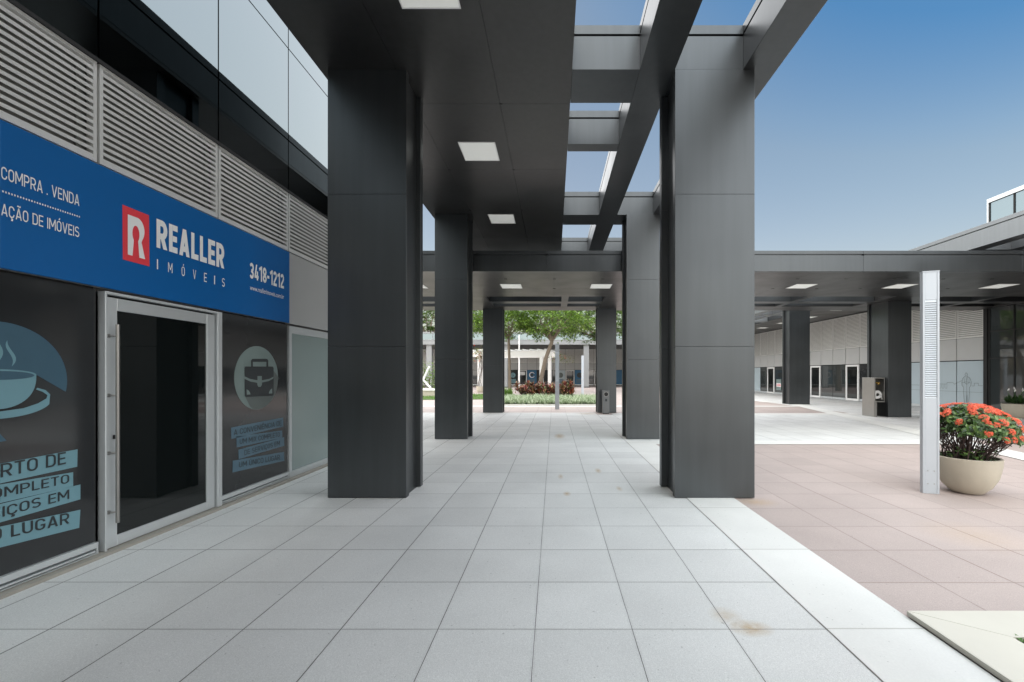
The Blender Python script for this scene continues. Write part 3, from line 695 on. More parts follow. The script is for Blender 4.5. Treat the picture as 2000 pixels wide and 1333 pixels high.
# ------------------------------------------------------------------ arcade building on the right (facade facing the courtyard)
XR = 17.6; PLR = wall_right(XR); MR = 1.19
ab = thing('arcade_building', (20, 38, 0), 'long low arcade building with louvre bands over glazed shopfronts, right side', 'building')
NB = 36
MB().box(XR+.12, 26, 17.58, 17.58+MR*NB, 0, 5.6).build('wall', M_PLASTER, ab)
def bay(pl, u0, u1, kind, parent, z_top, n_lou):
    louvre(pl, u0+.02, u1-.02, 3.12, z_top, n_lou, parent, .02)
    def slab(nm, a0, a1, b0, b1, d0, d1, m, par):
        mb = MB(); mb.obox(pl.at((a0+a1)/2,(b0+b1)/2,(d0+d1)/2), pl.u*(a1-a0)/2, pl.v*(b1-b0)/2, pl.n*(d1-d0)/2); return mb.build(nm, m, par)
    slab('spandrel_panel', u0+.015, u1-.015, 2.17, 3.10, -.05, 0, M_WALLP, parent)
    m = {'film': M_WHITEFILM, 'win': M_SHOPGLASS, 'door': M_DKGLASS, 'dark': M_FILM, 'blue': M_BLUEFILM}[kind]
    if kind == 'door':
        w = slab('door', u0+.16, u1-.16, .14, 2.02, -.03, -.01, m, parent)
        mb = MB()
        for (a0,a1,b0,b1) in ((u0+.04,u0+.159,.02,2.13),(u1-.159,u1-.04,.02,2.13),(u0+.16,u1-.16,.02,.139),(u0+.16,u1-.16,2.021,2.13)):
            mb.obox(pl.at((a0+a1)/2,(b0+b1)/2,-.01), pl.u*(a1-a0)/2, pl.v*(b1-b0)/2, pl.n*.03)
        mb.build('frame', M_WPAINT, w)
    else:
        w = slab('window', u0+.02, u1-.02, .14, 2.13, -.04, -.01, m, parent)
        slab('bottom_rail', u0+.02, u1-.02, .02, .138, -.05, .01, M_ALU, w)
    return w
MB().box(XR+.10, XR+.119, 17.58, 17.58+MR*NB, 0, 5.5).build('joint_backing', M_DARKGAP, ab)
kinds = {0:'film',1:'film',2:'film',3:'film',4:'film',5:'dark',6:'door',7:'win',8:'win',9:'door',10:'win',11:'win',12:'win',13:'win',14:'door',15:'win',16:'film'}
for k in range(NB):
    bay(PLR, -(17.58+MR*(k+1)), -(17.58+MR*k), kinds.get(k, ('win','door','win','dark')[k%4]), ab, 5.06, 24)
MB().box(XR-.02, XR+.12, 17.42, 17.575, 0, 5.6).build('corner_post', M_DARKGAP, ab)
# line drawing on the pale film
def ribbon(mb, pl, pts, w, d):
    for (a, b) in zip(pts[:-1], pts[1:]):
        A, B = pl.at(a[0],a[1],d), pl.at(b[0],b[1],d); t = (B-A)
        if t.length < 1e-6: continue
        s_ = t.cross(pl.n).normalized()*w/2
        mb.add([A-s_, B-s_, B+s_, A+s_], [(0,1,2,3)])
PLRD = wall_right(XR-.012)
dw = thing('wall_drawing', (XR-.012, 19, 0), 'thin grey line drawing of a standing man and a bridge skyline on pale window film', 'drawing')
mb = MB(); u0 = -18.30
man = [(-.03,1.62),(-.055,1.57),(-.05,1.52),(-.03,1.49),(-.10,1.45),(-.17,1.38),(-.2,1.2),(-.19,1.08),(-.12,1.02),(-.13,.78),(-.10,.50),(-.08,.35),(-.12,.30),(-.04,.27),(0,.40),(.02,.70),(.03,.40),(.07,.28),(.14,.32),(.11,.40),(.14,.75),(.14,1.02),(.19,1.08),(.22,1.22),(.17,1.40),(.07,1.46),(.02,1.49),(.05,1.54),(.045,1.6),(0,1.635),(-.03,1.62)]
ribbon(mb, PLRD, [(u0+a, b) for a, b in man], .014, .003)
for tr in ([(-.1,1.4),(-.08,1.2),(.02,1.15),(.12,1.2),(.13,1.4)], [(0,1.46),(.01,1.15),(.01,.7)], [(-.19,1.2),(0,1.25),(.2,1.2)], [(.05,1.46),(.03,1.3)]): ribbon(mb, PLRD, [(u0+a,b) for a,b in tr], .010, .003)
mb.build('figure', M_DISC2, dw)
mb = MB(); sk = [(-21.1,1.05),(-20.6,1.05),(-20.6,1.12),(-20.2,1.12),(-19.2,1.13),(-19.2,1.2),(-18.9,1.2),(-18.85,1.13),(-18.6,1.25),(-18.5,1.3)]
ribbon(mb, PLRD, sk, .012, .003); ribbon(mb, PLRD, [(-18.05,1.08),(-17.95,1.08),(-17.95,1.2),(-17.78,1.2),(-17.78,1.1),(-17.6,1.1)], .012, .003)
for k in range(9):
    a = -20.5+.15*k; ribbon(mb, PLRD, [(a,1.1),(a,.98),(a+.06,.92),(a+.1,.98),(a+.1,1.1)], .008, .003)
ribbon(mb, PLRD, [(-21.1,.82),(-17.6,.82)], .008, .003)
mb.build('skyline', M_DISC2, dw)
# rental notice
nt_ = thing('rental_notice', (XR-.02, 33.6, .5), 'small white and grey rental notice in the far arcade window', 'sign')
MB().obox((XR-.022, 33.55, .75), (0,.36,0), (0,0,.42), (.004,0,0)).build('board', M_DISC, nt_)
MB().obox((XR-.028, 33.55, .72), (0,.33,0), (0,0,.14), (.002,0,0)).build('label_strip', M_WHITE, nt_)
lettering('lettering', wall_right(XR-.031), [('ALUGA', -33.84, -33.26, .63, .18, .2)], M_RED, nt_, .001)

# glass corner building right of the arcade
gb = thing('glass_building', (21, 11, 0), 'tall glazed corner building with dark mullions at the right edge', 'building')
MB().box(XR+.12, 26, 2, 17.4, 0, 8.5).build('core', M_DARKGAP, gb)
ym = [17.36 - .94*k for k in range(17)]
zr = [.05, 2.21, 3.3, 5.15, 6.9, 8.5]
for k in range(16):
    for j in range(5):
        MB().box(XR+.03, XR+.06, ym[k+1]+.02, ym[k]-.02, zr[j]+.02, zr[j+1]-.02).build('pane', M_SHOPGLASS if j < 3 else M_BLUEGLASS, gb)
mb = MB()
for y in ym: mb.box(XR, XR+.1, y-.022, y+.022, 0, 8.5)
mb.build('mullion', M_DARKGAP, gb)
mb = MB()
for z in zr[1:-1]:
    for k in range(16): mb.box(XR+.005, XR+.1, ym[k+1]+.023, ym[k]-.023, z-.022, z+.022)
mb.build('transom', M_DARKGAP, gb)
MB().box(XR-.03, XR+.12, 2, 17.42, 8.5, 8.66).box(XR-.03, XR+.12, 17.36, 17.42, 5.6, 8.499).build('top_rail', M_ALU, gb)

# ------------------------------------------------------------------ far wing across the courtyard
YFW = 60.0; PLF = wall_front(YFW)
fw = thing('far_shop_row', (0, 64, 0), 'far row of shops with grey panels and a glazed upper storey across the courtyard', 'building')
MF = 1.33; X0F = -3.745 - MF*18; NF = 34
MB().box(X0F, X0F+MF*NF, YFW+.12, 70, 0, 5.5).build('wall', M_PLASTER, fw)
MB().box(X0F, X0F+MF*NF, YFW+.10, YFW+.119, 0, 5.4).build('joint_backing', M_DARKGAP, fw)
fk = {13:'blue',15:'win',16:'dark',17:'door',18:'blue',19:'dark',20:'win',21:'film',22:'door',23:'blue',24:'win',25:'door',26:'blue',27:'blue',28:'blue'}
for k in range(NF):
    a = X0F + MF*k
    w = bay(PLF, a, a+MF, fk.get(k, ('win','blue','dark','door')[k%4]), fw, 5.05, 14)
MB().box(X0F, X0F+MF*NF, YFW+.3, YFW+.4, 5.6, 7.25).build('upper_glazing', M_BLUEGLASS, fw)
mb = MB()
for k in range(0, NF, 2): mb.box(X0F+MF*k-.03, X0F+MF*k+.03, YFW+.24, YFW+.299, 5.6, 7.25)
mb.box(X0F, X0F+MF*NF, YFW+.2, YFW+.5, 7.25, 7.5); mb.build('upper_frame', M_FARCAN, fw)
fc = thing('far_canopy', (0, 55, 5), 'pale grey flat canopy in front of the far row of shops', 'canopy')
mb = MB(); beam(mb, -30, 17.5, 49.5, 49.7, 4.98, 5.55); mb.build('front_fascia', M_FARCAN, fc)
MB().box(-30, 17.5, 49.701, 59.9, 5.08, 5.4).build('soffit', M_SOFF, fc)
for x, lb in ((-5.7,'light grey column of the far canopy beside the left tree trunk'),(3.75,'light grey column of the far canopy right of the lamp pylon'),(-14.5,'light grey column of the far canopy at its left end')):
    t = thing('far_column', (x, 50.1, 0), lb, 'column', 'columns of the far canopy')
    bevel(MB().box(x-.31, x+.31, 49.75, 50.4, 0, 5.08).build('shaft', M_FARCAN, t), .01)
    MB().box(x-.33, x+.33, 49.73, 50.42, 0.001, .12).build('plinth', M_CLAD, t)
# round stickers in the far shop windows
fi = 0
fpos = {13:('blue window sticker with a disc, left of the potted climbing plant',M_CUPPALE),16:('clock sticker on the dark far window left of the white pole',M_CUPPALE),18:('blue window sticker with a pale ring, right of the far white door',M_WHITE),21:('pale far window sticker with a small gear picture, right of the pergola post',M_DISC2),23:('blue window sticker with a dark disc right of the lamp pylon',M_INK)}
PLFD = wall_front(YFW-.01+.0)
for k, (lb, mm) in fpos.items():
    a = X0F + MF*k + MF/2
    t = thing('window_sticker', (a, YFW, 1), lb, 'sticker', 'stickers in the far shop windows')
    ring = k in (18,)
    if ring:
        o1 = arc(a,1.45,.40,.40,30,330,30); o2 = arc(a+.04,1.45,.31,.31,330,30,30)
        decal('ring', PLFD, [o1+o2], mm, t, .03); decal('mug', PLFD, [[(a-.14,1.3),(a+.16,1.3),(a+.2,1.62),(a-.16,1.62)]], M_INK, t, .03)
    else:
        decal('disc', PLFD, [arc(a,1.42,.36,.36,0,348,29)], mm, t, .03)
        if k == 16: decal('clock_hands', PLFD, [[(a-.03,1.42),(a,1.68),(a+.03,1.42),(a+.22,1.3),(a+.2,1.25),(a,1.37)]], M_INK, t, .04)
    decal('caption_strip', PLFD, [[(a-.45,.30+.15*j),(a+.42,.33+.15*j),(a+.42,.44+.15*j),(a-.45,.41+.15*j)] for j in range(4)], M_CUPPALE if k == 16 else M_STRIPBLUE, t, .03)
t = thing('door_notice', (X0F+MF*17.5, YFW, 1.6), 'white paper notice on the far glass door behind the white pole', 'sign')
MB().box(X0F+MF*17.5-.38, X0F+MF*17.5+.38, YFW-.03, YFW-.012, 1.42, 1.9).build('sheet', M_WHITE, t)

# ------------------------------------------------------------------ street furniture
def pylon(x, y, label, rz=0):
    t = thing('lamp_pylon', (0,0,0), label, 'lamp pylon', 'aluminium lamp pylons')
    w, d, h = .092, .038, 2.93
    mb = MB().box(-w, w, -d+.012, d, 0, h)
    mb.box(-w, -.066, -d, -d+.011, 0, h); mb.box(.066, w, -d, -d+.011, 0, h)
    mb.box(-.0655, .0655, -d+.003, -d+.011, 0, 1.26); mb.box(-.0655, .0655, -d+.003, -d+.011, 2.56, h)
    bevel(mb.build('body', M_PYL, t), .002)
    MB().box(-.062, .062, -d+.008, -d+.0115, 1.262, 2.558).build('diffuser', M_GLOW, t)
    mb = MB()
    for k in range(44): mb.obox((0, -d+.004, 1.275+.0288*k+.008), (.0645,0,0), (0,.006,-.006), (0,.0012,.0012))
    mb.build('louvre', M_PYL, t)
    mb = MB()
    for bx_ in (-.035,.035):
        for bz in (.13,.30): mb.tube([(bx_,-d+.003,bz),(bx_,-d-.004,bz)], .006, 8)
    mb.build('bolt', M_STEEL, t)
    MB().box(-w-.003, w+.003, -d-.003, d+.003, h, h+.012).build('cap', M_PYL, t)
    t.location = (x, y, 0); t.rotation_euler = (0,0,rz); return t
P1 = pylon(4.99, 5.70, 'tall aluminium lamp pylon standing left of the pot of red flowers', R(-17))
dup(P1, (.145, 19.25, .0), 'grey lamp pylon standing in front of the central garden bed', R(0))
dup(P1, (2.1, 31.5, .0), 'distant grey lamp pylon beside the far canopy column, right of the garden bed', R(0))

bn = thing('litter_bin', (2.06, 17.0, 0), 'slim grey litter bin with a round hole beside the far right column', 'litter bin')
mb = MB(); mb.box(1.93, 2.19, 16.95, 17.28, .02, .94); bevel(mb.build('body', M_BIN, bn), .012, 2)
MB().tube([(2.06,16.944,.78),(2.06,16.9495,.78)], .082, 24).build('hole', M_RUBBER, bn)
mb = MB(); 
for k in range(24):
    a = 2*math.pi*k/24; b = 2*math.pi*(k+1)/24
    mb.add([(2.06+r*math.cos(t_), 16.940, .78+r*math.sin(t_)) for (r,t_) in ((.082,a),(.097,a),(.097,b),(.082,b))], [(0,1,2,3)])
mb.build('rim', M_STEEL, bn)
MB().box(2.02,2.10,16.946,16.9495,.5,.6).build('emblem', M_INK, bn)
MB().box(1.945,2.175,16.965,17.265,0.005,.02).build('foot', M_RUBBER, bn)

hc = thing('hose_cabinet', (11.94, 16.1, 0), 'stainless steel fire hose cabinet with a glass front against the dark column', 'hose cabinet')
HX0, HX1, HY0, HY1 = 11.74, 12.13, 15.72, 16.35
mb = MB().box(HX0, HX0+.02, HY0+.02, HY1, 0.005, 1.45).box(HX0+.021, HX1, HY1-.03, HY1, .005, 1.45)
mb.box(HX0+.021, HX1, HY0+.02, HY1-.031, 1.43, 1.45).box(HX0+.021, HX1, HY0+.02, HY1-.031, .55, .57).box(HX1-.02, HX1, HY0+.02, HY1-.031, .571, 1.429)
mb.box(HX0+.021, HX0+.13, HY0+.05, HY0+.2, .005, .549)
bevel(mb.build('case', M_STEEL, hc), .004)
mb = MB()
for (a,b,c,d_) in ((HX0,HX0+.035,.55,1.45),(HX1-.035,HX1,.55,1.45),(HX0+.036,HX1-.036,.55,.585),(HX0+.036,HX1-.036,1.415,1.45)): mb.box(a,b,HY0,HY0+.019,c,d_)
mb.build('door_frame', M_STEEL, hc)
mb = MB()
for r in (.07,.095,.12,.145): 
    mb.tube([((HX0+HX1)/2+.01+r*math.cos(R(t)), HY0+.12, .82+r*math.sin(R(t))) for t in range(0,361,20)], .012, 6, caps=False)
mb.tube([(HX0+.2,HY0+.1,.9),(HX0+.3,HY0+.07,.8),(HX0+.33,HY0+.07,.65)], .014, 6)
mb.build('hose', M_WPAINT, hc)
mb = MB().tube([(HX0+.12,HY0+.1,1.26),(HX0+.26,HY0+.1,1.26)], .03, 10).tube([(HX0+.19,HY0+.1,1.26),(HX0+.19,HY0+.04,1.2)], .035, 10)
mb.build('valve', M_BRASS, hc)

# low stone planter edge by the camera
lp = thing('low_planter', (3.6, 1.9, 0), 'low pale stone planter edging with mitred corner in the right foreground', 'planter')
x0, x1, y0, y1, bw, bd, zt = 2.292, 5.4, .6, 2.79, .39, .28, .042
mb = MB(); e = .0015
mb.prism([(x0,y0),(x0+bw,y0+bd),(x0+bw,y1-bd-e),(x0,y1-e)], .010, zt)
mb.prism([(x0+e,y1),(x0+bw+e,y1-bd),(x1-bw,y1-bd),(x1,y1)], .010, zt)
mb.prism([(x1-bw,y0+bd),(x1,y0),(x1,y1-e),(x1-bw,y1-bd-e)], .010, zt)
mb.prism([(x0+e,y0),(x1-e,y0),(x1-bw-e,y0+bd),(x0+bw+e,y0+bd)], .010, zt)
M_EDGE = mat('weathered_stone', (.60,.575,.50), .55, noise=.14, nscale=1.6, bump=.08, bscale=40)
bevel(mb.build('stone_edge', M_EDGE, lp), .003, 2)
MB().box(x0+bw, x1-bw, y0+bd, y1-bd, .006, .02).build('soil', M_SOIL, lp)
M_LEAFG = leafmat('bright_leaves', [(.05,.13,.03),(.10,.24,.04),(.22,.38,.07)])
lpp = thing('planter_plant', (2.75, 2.5, .02), 'small green leafy plant in the corner of the low stone planter', 'plant')
mb = MB()
for k in range(90):
    c = (random.uniform(2.70,3.2), random.uniform(2.25,2.5), .02); a = random.uniform(0,6.28)
    mb.leaf(c, (math.cos(a), math.sin(a), random.uniform(.2,1)), (0,0,1), random.uniform(.04,.09), .03)
mb.build('leaves', M_LEAFG, lpp)

# ------------------------------------------------------------------ plants
def pot(mb, c, rt, rb, h, n=40):
    prof = [(rb*.55,0),(rb,0.0),(rb+.02,.012),(rb+(rt-rb)*.50,h*.20),(rb+(rt-rb)*.82,h*.47),(rt*.985,h*.8),(rt,h*.985),(rt-.008,h),(rt-.035,h),(rt-.04,h*.98),(rt-.05,h*.85)]
    mb.lathe(prof, c, n)
M_IXL = leafmat('glossy_dark_leaves', [(.022,.055,.015),(.045,.10,.025),(.08,.17,.035),(.18,.28,.08)], .28, .15)
M_IXF = leafmat('scarlet_petals', [(.70,.07,.035),(.86,.14,.06),(.92,.26,.13)], .5, .3)
cx, cy = 5.52, 5.74
fp = thing('flower_pot', (cx, cy, 0), 'round beige stone pot holding the red flowering shrub beside the lamp pylon', 'plant pot')
mb = MB(); pot(mb, (cx,cy,.006), .350, .155, .475); mb.build('bowl', M_POT, fp)
mb = MB().lathe([(.0,.43),(.15,.44),(.303,.425)], (cx,cy,0), 30); mb.build('soil', M_SOIL, fp)
fs = thing('flowering_shrub', (cx, cy, .44), 'bushy shrub with clusters of orange red flowers in the round pot', 'shrub')
rnd = random.Random(5)
stems, lv, fl = MB(), MB(), MB()
fl_centres = []
def dome(a, ph):                                         # point on the lopsided crown
    rx = .455 + .04*math.sin(3*a+1) + .03*math.sin(5*a); rz_ = .33
    r = math.cos(ph)
    return Vector((cx+.095 + rx*r*math.cos(a), cy + rx*r*math.sin(a), .80 + rz_*math.sin(ph) - .07*r*math.cos(a)))
for k in range(150):
    a = rnd.uniform(0,6.283); r0 = rnd.uniform(0,.26)
    ph = math.asin(rnd.uniform(-.05,.98)); tip = dome(a, ph)
    base = Vector((cx + r0*math.cos(a+rnd.uniform(-.6,.6)), cy + r0*math.sin(a+rnd.uniform(-.6,.6)), .42))
    mid = base.lerp(tip, .55) + Vector((0,0,-.02)) + Vector((rnd.uniform(-.04,.04), rnd.uniform(-.04,.04), 0)); 
    tip2 = base.lerp(tip, .93)
    stems.tube([base, base.lerp(mid,.5)+Vector((rnd.uniform(-.02,.02),rnd.uniform(-.02,.02),.03)), mid, tip2], [.006,.0045,.0035,.002], 5)
    for j in range(3):
        b2 = mid.lerp(tip, rnd.uniform(0,.5)); t2 = b2 + Vector((rnd.uniform(-.1,.1), rnd.uniform(-.1,.1), rnd.uniform(.02,.12)))
        stems.tube([b2, t2], [.0035,.002], 4)
def rosette(c, out, n, l0):
    for j in range(n):
        a = rnd.uniform(0,6.283); t = out.orthogonal().normalized(); b_ = out.cross(t)
        d = (out*rnd.uniform(-.1,.9) + t*math.cos(a) + b_*math.sin(a)).normalized()
        lv.leaf(c + Vector((rnd.uniform(-.03,.03),)*1 + (rnd.uniform(-.03,.03), rnd.uniform(-.03,.03))), d, out, l0*rnd.uniform(.7,1.25), l0*.5)
for k in range(640):
    a = rnd.uniform(0,6.283); ph = math.asin(rnd.uniform(-.10,1)); p = dome(a, ph)
    out = Vector((math.cos(a)*math.cos(ph), math.sin(a)*math.cos(ph), math.sin(ph)+.35)).normalized()
    depth = rnd.random()**2*.12
    if ph < .2 and rnd.random() < .3: continue
    rosette(p - out*depth, out, rnd.randint(4,7), .07)
for k in range(70):                                      # low leaves at the pot rim and along stems
    a = rnd.uniform(0,6.283); r = rnd.uniform(.12,.32); rosette(Vector((cx+r*math.cos(a), cy+r*math.sin(a), rnd.uniform(.45,.58))), Vector((math.cos(a)*.5, math.sin(a)*.5, .8)).normalized(), 4, .05)
def bloom(p, out, rad):
    t = out.orthogonal().normalized(); b_ = out.cross(t)
    for j in range(34):
        q_ = math.sqrt(rnd.random()); a = rnd.uniform(0,6.283)
        c = p + (t*math.cos(a)+b_*math.sin(a))*q_*rad + out*(math.sqrt(max(0,1-q_*q_))*rad*.6)
        n = (out + (t*math.cos(a)+b_*math.sin(a))*q_*.8).normalized(); t1 = n.orthogonal().normalized(); b1 = n.cross(t1)
        a0 = rnd.uniform(0,1.57); pl_ = rad*.30
        for m_ in range(4):
            dd = t1*math.cos(a0+m_*1.571) + b1*math.sin(a0+m_*1.571); ss = n.cross(dd)*pl_*.32
            fl.add([c, c+dd*pl_*.6+ss, c+dd*pl_+n*.003, c+dd*pl_*.6-ss], [(0,1,2,3)])
for k in range(98):
    a = rnd.uniform(0,6.283); ph = math.asin(.12 + .88*rnd.random()**.8)
    out = Vector((math.cos(a)*math.cos(ph), math.sin(a)*math.cos(ph), math.sin(ph)+.3)).normalized()
    bloom(dome(a, ph) + out*.035, out, rnd.uniform(.03,.055))
for a, ph in ((-1.2,.0),(-1.7,-.15),(-2.1,.02),(-.6,-.1),(-.2,-.05),(-1.45,-.1)):
    out = Vector((math.cos(a), math.sin(a), .3)).normalized(); bloom(dome(a, ph)+out*.02, out, .04)
stems.build('stems', M_STEM, fs); lv.build('leaves', M_IXL, fs, smooth=False); fl.build('flowers', M_IXF, fs, smooth=False)

# second pot by the glass building
M_DKLEAF = leafmat('dark_strap_leaves', [(.02,.05,.015),(.04,.10,.025),(.08,.16,.04)], .4, .15)
fx, fy = 16.75, 15.5
p2 = thing('flower_pot', (fx, fy, 0), 'beige stone pot with white lilies standing by the glass building', 'plant pot')
mb = MB(); pot(mb, (fx,fy,.006), .43, .25, .50); mb.build('bowl', M_POT, p2)
MB().lathe([(.0,.45),(.378,.44)], (fx,fy,0), 24).build('soil', M_SOIL, p2)
ll = thing('lily_plant', (fx, fy, .45), 'dark leafy plant with white lily flowers in the pot by the glass building', 'plant')
mb = MB(); wf = MB(); sm = MB()
for k in range(170):
    a = rnd.uniform(0,6.283); e_ = rnd.uniform(.3,1.5); d = Vector((math.cos(a)*math.cos(e_), math.sin(a)*math.cos(e_), math.sin(e_)))
    c = Vector((fx+rnd.uniform(-.2,.2), fy+rnd.uniform(-.2,.2), .45)); mb.leaf(c + d*.12, d, (0,0,1), rnd.uniform(.18,.34), .08)
for k in range(9):
    c = Vector((fx+rnd.uniform(-.33,.33), fy+rnd.uniform(-.2,.2), rnd.uniform(.85,1.05)))
    sm.tube([(fx+(c.x-fx)*.4, fy, .5), c], .006, 5)
    wf.leaf(c, (rnd.uniform(-.5,.5), -.4, 1), (0,-1,0), .13, .08)
mb.build('leaves', M_DKLEAF, ll, smooth=False); sm.build('stems', M_DKLEAF, ll); wf.build('flowers', M_WPAINT, ll, smooth=False)

# garden bed: kerb, soil, ground cover, crotons
sheet('garden_soil', [[(-2.9,21.45),(2.75,21.45),(3.0,24),(2.6,28.5),(-2.9,29.5)]], .03, M_SOIL)
kb = thing('garden_kerb', (0, 21.4, 0), 'thin pale kerb along the front of the central garden bed', 'kerb')
MB().box(-3.0, 2.9, 21.32, 21.44, .005, .07).build('kerb_stone', M_STONE, kb)
sheet('lawn', [[(-9.5,25.8),(-3.0,26.8),(-2.95,33),(-10,33)]], .02, mat('lawn_base', (.07,.12,.025), .9, noise=.3, nscale=5))
M_VAR = leafmat('variegated_blades', [(.16,.24,.11),(.34,.42,.25),(.60,.66,.48),(.14,.22,.09)], .5, .3)
M_GRASS = leafmat('grass_blades', [(.06,.14,.02),(.12,.24,.04),(.2,.32,.07)], .5, .3)
mb = MB()
for k in range(1300):
    x, y = rnd.uniform(-2.85,2.7), 21.5 + 5.2*rnd.random(); hh = rnd.uniform(.7,1.35)
    for j in range(9):
        a = rnd.uniform(0,6.283); d = Vector((math.cos(a)*.6, math.sin(a)*.6, rnd.uniform(.4,1.2))).normalized()
        mb.leaf((x+rnd.uniform(-.05,.05), y+rnd.uniform(-.05,.05), .04), d, (0,0,1), rnd.uniform(.2,.42)*hh, .05)
tag(mb.build('ground_cover', M_VAR, smooth=False), 'pale variegated ground cover filling the front of the garden bed', 'ground cover', kind='stuff')
mb = MB()
for k in range(5000):
    x, y = rnd.uniform(-9.3,-3.0), rnd.uniform(26.3,32.9); a = rnd.uniform(0,6.283)
    mb.leaf((x,y,.02), (math.cos(a)*.5, math.sin(a)*.5, 1), (0,0,1), rnd.uniform(.06,.14), .02)
tag(mb.build('grass', M_GRASS, smooth=False), 'green mown grass left of the garden bed', 'grass', kind='stuff')
M_CRO = leafmat('croton_leaves', [(.03,.05,.018),(.05,.02,.018),(.22,.02,.022),(.08,.14,.03),(.07,.03,.02),(.40,.06,.05),(.06,.09,.03),(.58,.25,.17),(.38,.34,.14)], .35, .15)
def croton(x, y, r, h, label, seed):
    rr = random.Random(seed); t = thing('croton_bush', (x,y,.03), label, 'bush', 'croton bushes in the garden bed')
    st, lv_ = MB(), MB()
    for k in range(22):
        a = rr.uniform(0,6.283); q_ = rr.uniform(.2,1.15); st.tube([(x,y,.03),(x+r*.5*q_*math.cos(a), y+r*.5*q_*math.sin(a), h*.5),(x+r*.8*q_*math.cos(a), y+r*.8*q_*math.sin(a), h*rr.uniform(.6,.95))], [.02,.014,.008], 5)
        c = Vector((x+r*.8*q_*math.cos(a), y+r*.8*q_*math.sin(a), h*rr.uniform(.4,.95)))
        for j in range(26):
            e_ = rr.uniform(-.5,1.4); b_ = rr.uniform(0,6.283)
            lv_.leaf(c + Vector((rr.uniform(-.08,.08),rr.uniform(-.08,.08),rr.uniform(-.42,.06))), (math.cos(b_)*math.cos(e_), math.sin(b_)*math.cos(e_), math.sin(e_)), (0,0,1), rr.uniform(.16,.32), .10)
    st.build('stems', M_STEM, t); lv_.build('leaves', M_CRO, t, smooth=False)
croton(-1.85, 27.0, .72, 1.05, 'croton bush at the left end of the bed, with the reddest leaves', 1)
croton(-1.05, 27.3, .70, 1.02, 'croton bush second from the left with pink and dark leaves', 2)
croton(-.25, 27.0, .68, 1.0, 'croton bush in front of the leaning tree trunk with yellowish leaves', 3)
croton(.25, 27.9, .62, .9, 'dark croton bush just left of the central lamp pylon', 4)
croton(.85, 26.6, .5, 1.15, 'croton bush right of the central lamp pylon with orange red leaves', 5)
sp_ = thing('grassy_shrub', (-3.55, 28.2, .02), 'upright green grassy shrub at the foot of the left tree', 'shrub')
mb = MB()
for k in range(520):
    a = rnd.uniform(0,6.283); d = (math.cos(a)*.35, math.sin(a)*.35, 1)
    mb.leaf((-3.55+rnd.uniform(-.45,.75), 28.2+rnd.uniform(-.3,.3), .02), d, (0,0,1), rnd.uniform(.4,.85), .04)
mb.build('blades', M_GRASS, sp_, smooth=False)

# trees
M_TL1 = leafmat('tree_leaves_fresh', [(.05,.10,.015),(.10,.19,.025),(.17,.29,.04),(.26,.38,.07)], .5, .35)
M_TL2 = leafmat('tree_leaves_dark', [(.03,.06,.015),(.055,.11,.02),(.10,.17,.03),(.15,.23,.05)], .5, .3)
def tree(x, y, base_r, fork, lean, crown, n_cl, leaf_l, mleaf, label, seed, per=46, group='courtyard trees'):
    """crown: (dx, dy, zc, rx, ry, rz)"""
    rr = random.Random(seed); t = thing('garden_tree', (x,y,0), label, 'tree', group)
    tr = MB(); top = Vector((x+lean[0], y+lean[1], fork))
    tr.tube([(x,y,0),(x+lean[0]*.12,y+lean[1]*.2,fork*.3),(x+lean[0]*.45,y+lean[1]*.6,fork*.65),top], [base_r*1.25,base_r,base_r*.9,base_r*.85], 9)
    cl = MB(); dx, dy, zc, rx, ry, rz_ = crown; cc = Vector((x+dx, y+dy, zc)); ends = []
    for k in range(9):
        a = 2*math.pi*k/9 + rr.uniform(-.3,.3); q_ = rr.uniform(.45,.9)
        e_ = cc + Vector((rx*q_*math.cos(a), ry*q_*math.sin(a), rz_*rr.uniform(-.3,.6)))
        m_ = top.lerp(e_, .5) + Vector((0,0,rr.uniform(.1,.5)))
        tr.tube([top, m_, e_], [base_r*.6, base_r*.35, base_r*.1], 6); ends.append((m_, e_))
        for j in range(3):
            e2 = m_.lerp(e_, rr.uniform(.2,.9)); f2 = e2 + Vector((rr.uniform(-.9,.9), rr.uniform(-.9,.9), rr.uniform(.1,.8)))
            tr.tube([e2, f2], [base_r*.18, base_r*.05], 5)
    for k in range(n_cl):
        u_ = Vector((rr.gauss(0,1), rr.gauss(0,1), rr.gauss(0,1))).normalized()*(rr.uniform(.35,1)**.6)
        c = cc + Vector((u_.x*rx, u_.y*ry, u_.z*rz_)); s_ = rr.uniform(.35,.75)
        for j in range(per):
            o_ = Vector((rr.gauss(0,.5), rr.gauss(0,.5), rr.gauss(0,.28)))*s_
            a = rr.uniform(0,6.283)
            cl.leaf(c+o_, (math.cos(a), math.sin(a), rr.uniform(-.7,.25)), (rr.uniform(-.3,.3),rr.uniform(-.3,.3),1), leaf_l*rr.uniform(.7,1.3), leaf_l*.5)
    tr.build('trunk', M_BARK, t); cl.build('crown', mleaf, t, smooth=False)
tree(-3.5, 34.0, .12, 4.4, (-.1,0), (-.6,.2,5.75,2.9,2.6,1.35), 105, .25, M_TL1, 'slender upright tree with bright feathery leaves, left of the white pole', 21)
tree(-1.1, 33.0, .17, 4.1, (.95,0), (1.0,.4,5.6,2.9,2.7,1.3), 105, .25, M_TL1, 'leaning tree with a forked trunk behind the croton bushes', 22)
tree(4.3, 38.0, .14, 4.6, (-.1,0), (-1.2,0,6.3,3.6,3.0,2.0), 110, .27, M_TL2, 'dark leafy tree right of the leaning tree, crown over the far canopy', 23)
tree(8.7, 40.0, .22, 4.0, (.2,0), (0,0,6.0,3.0,3.0,2.6), 70, .28, M_TL2, 'bushy tree glimpsed between the two nearest right columns', 24)
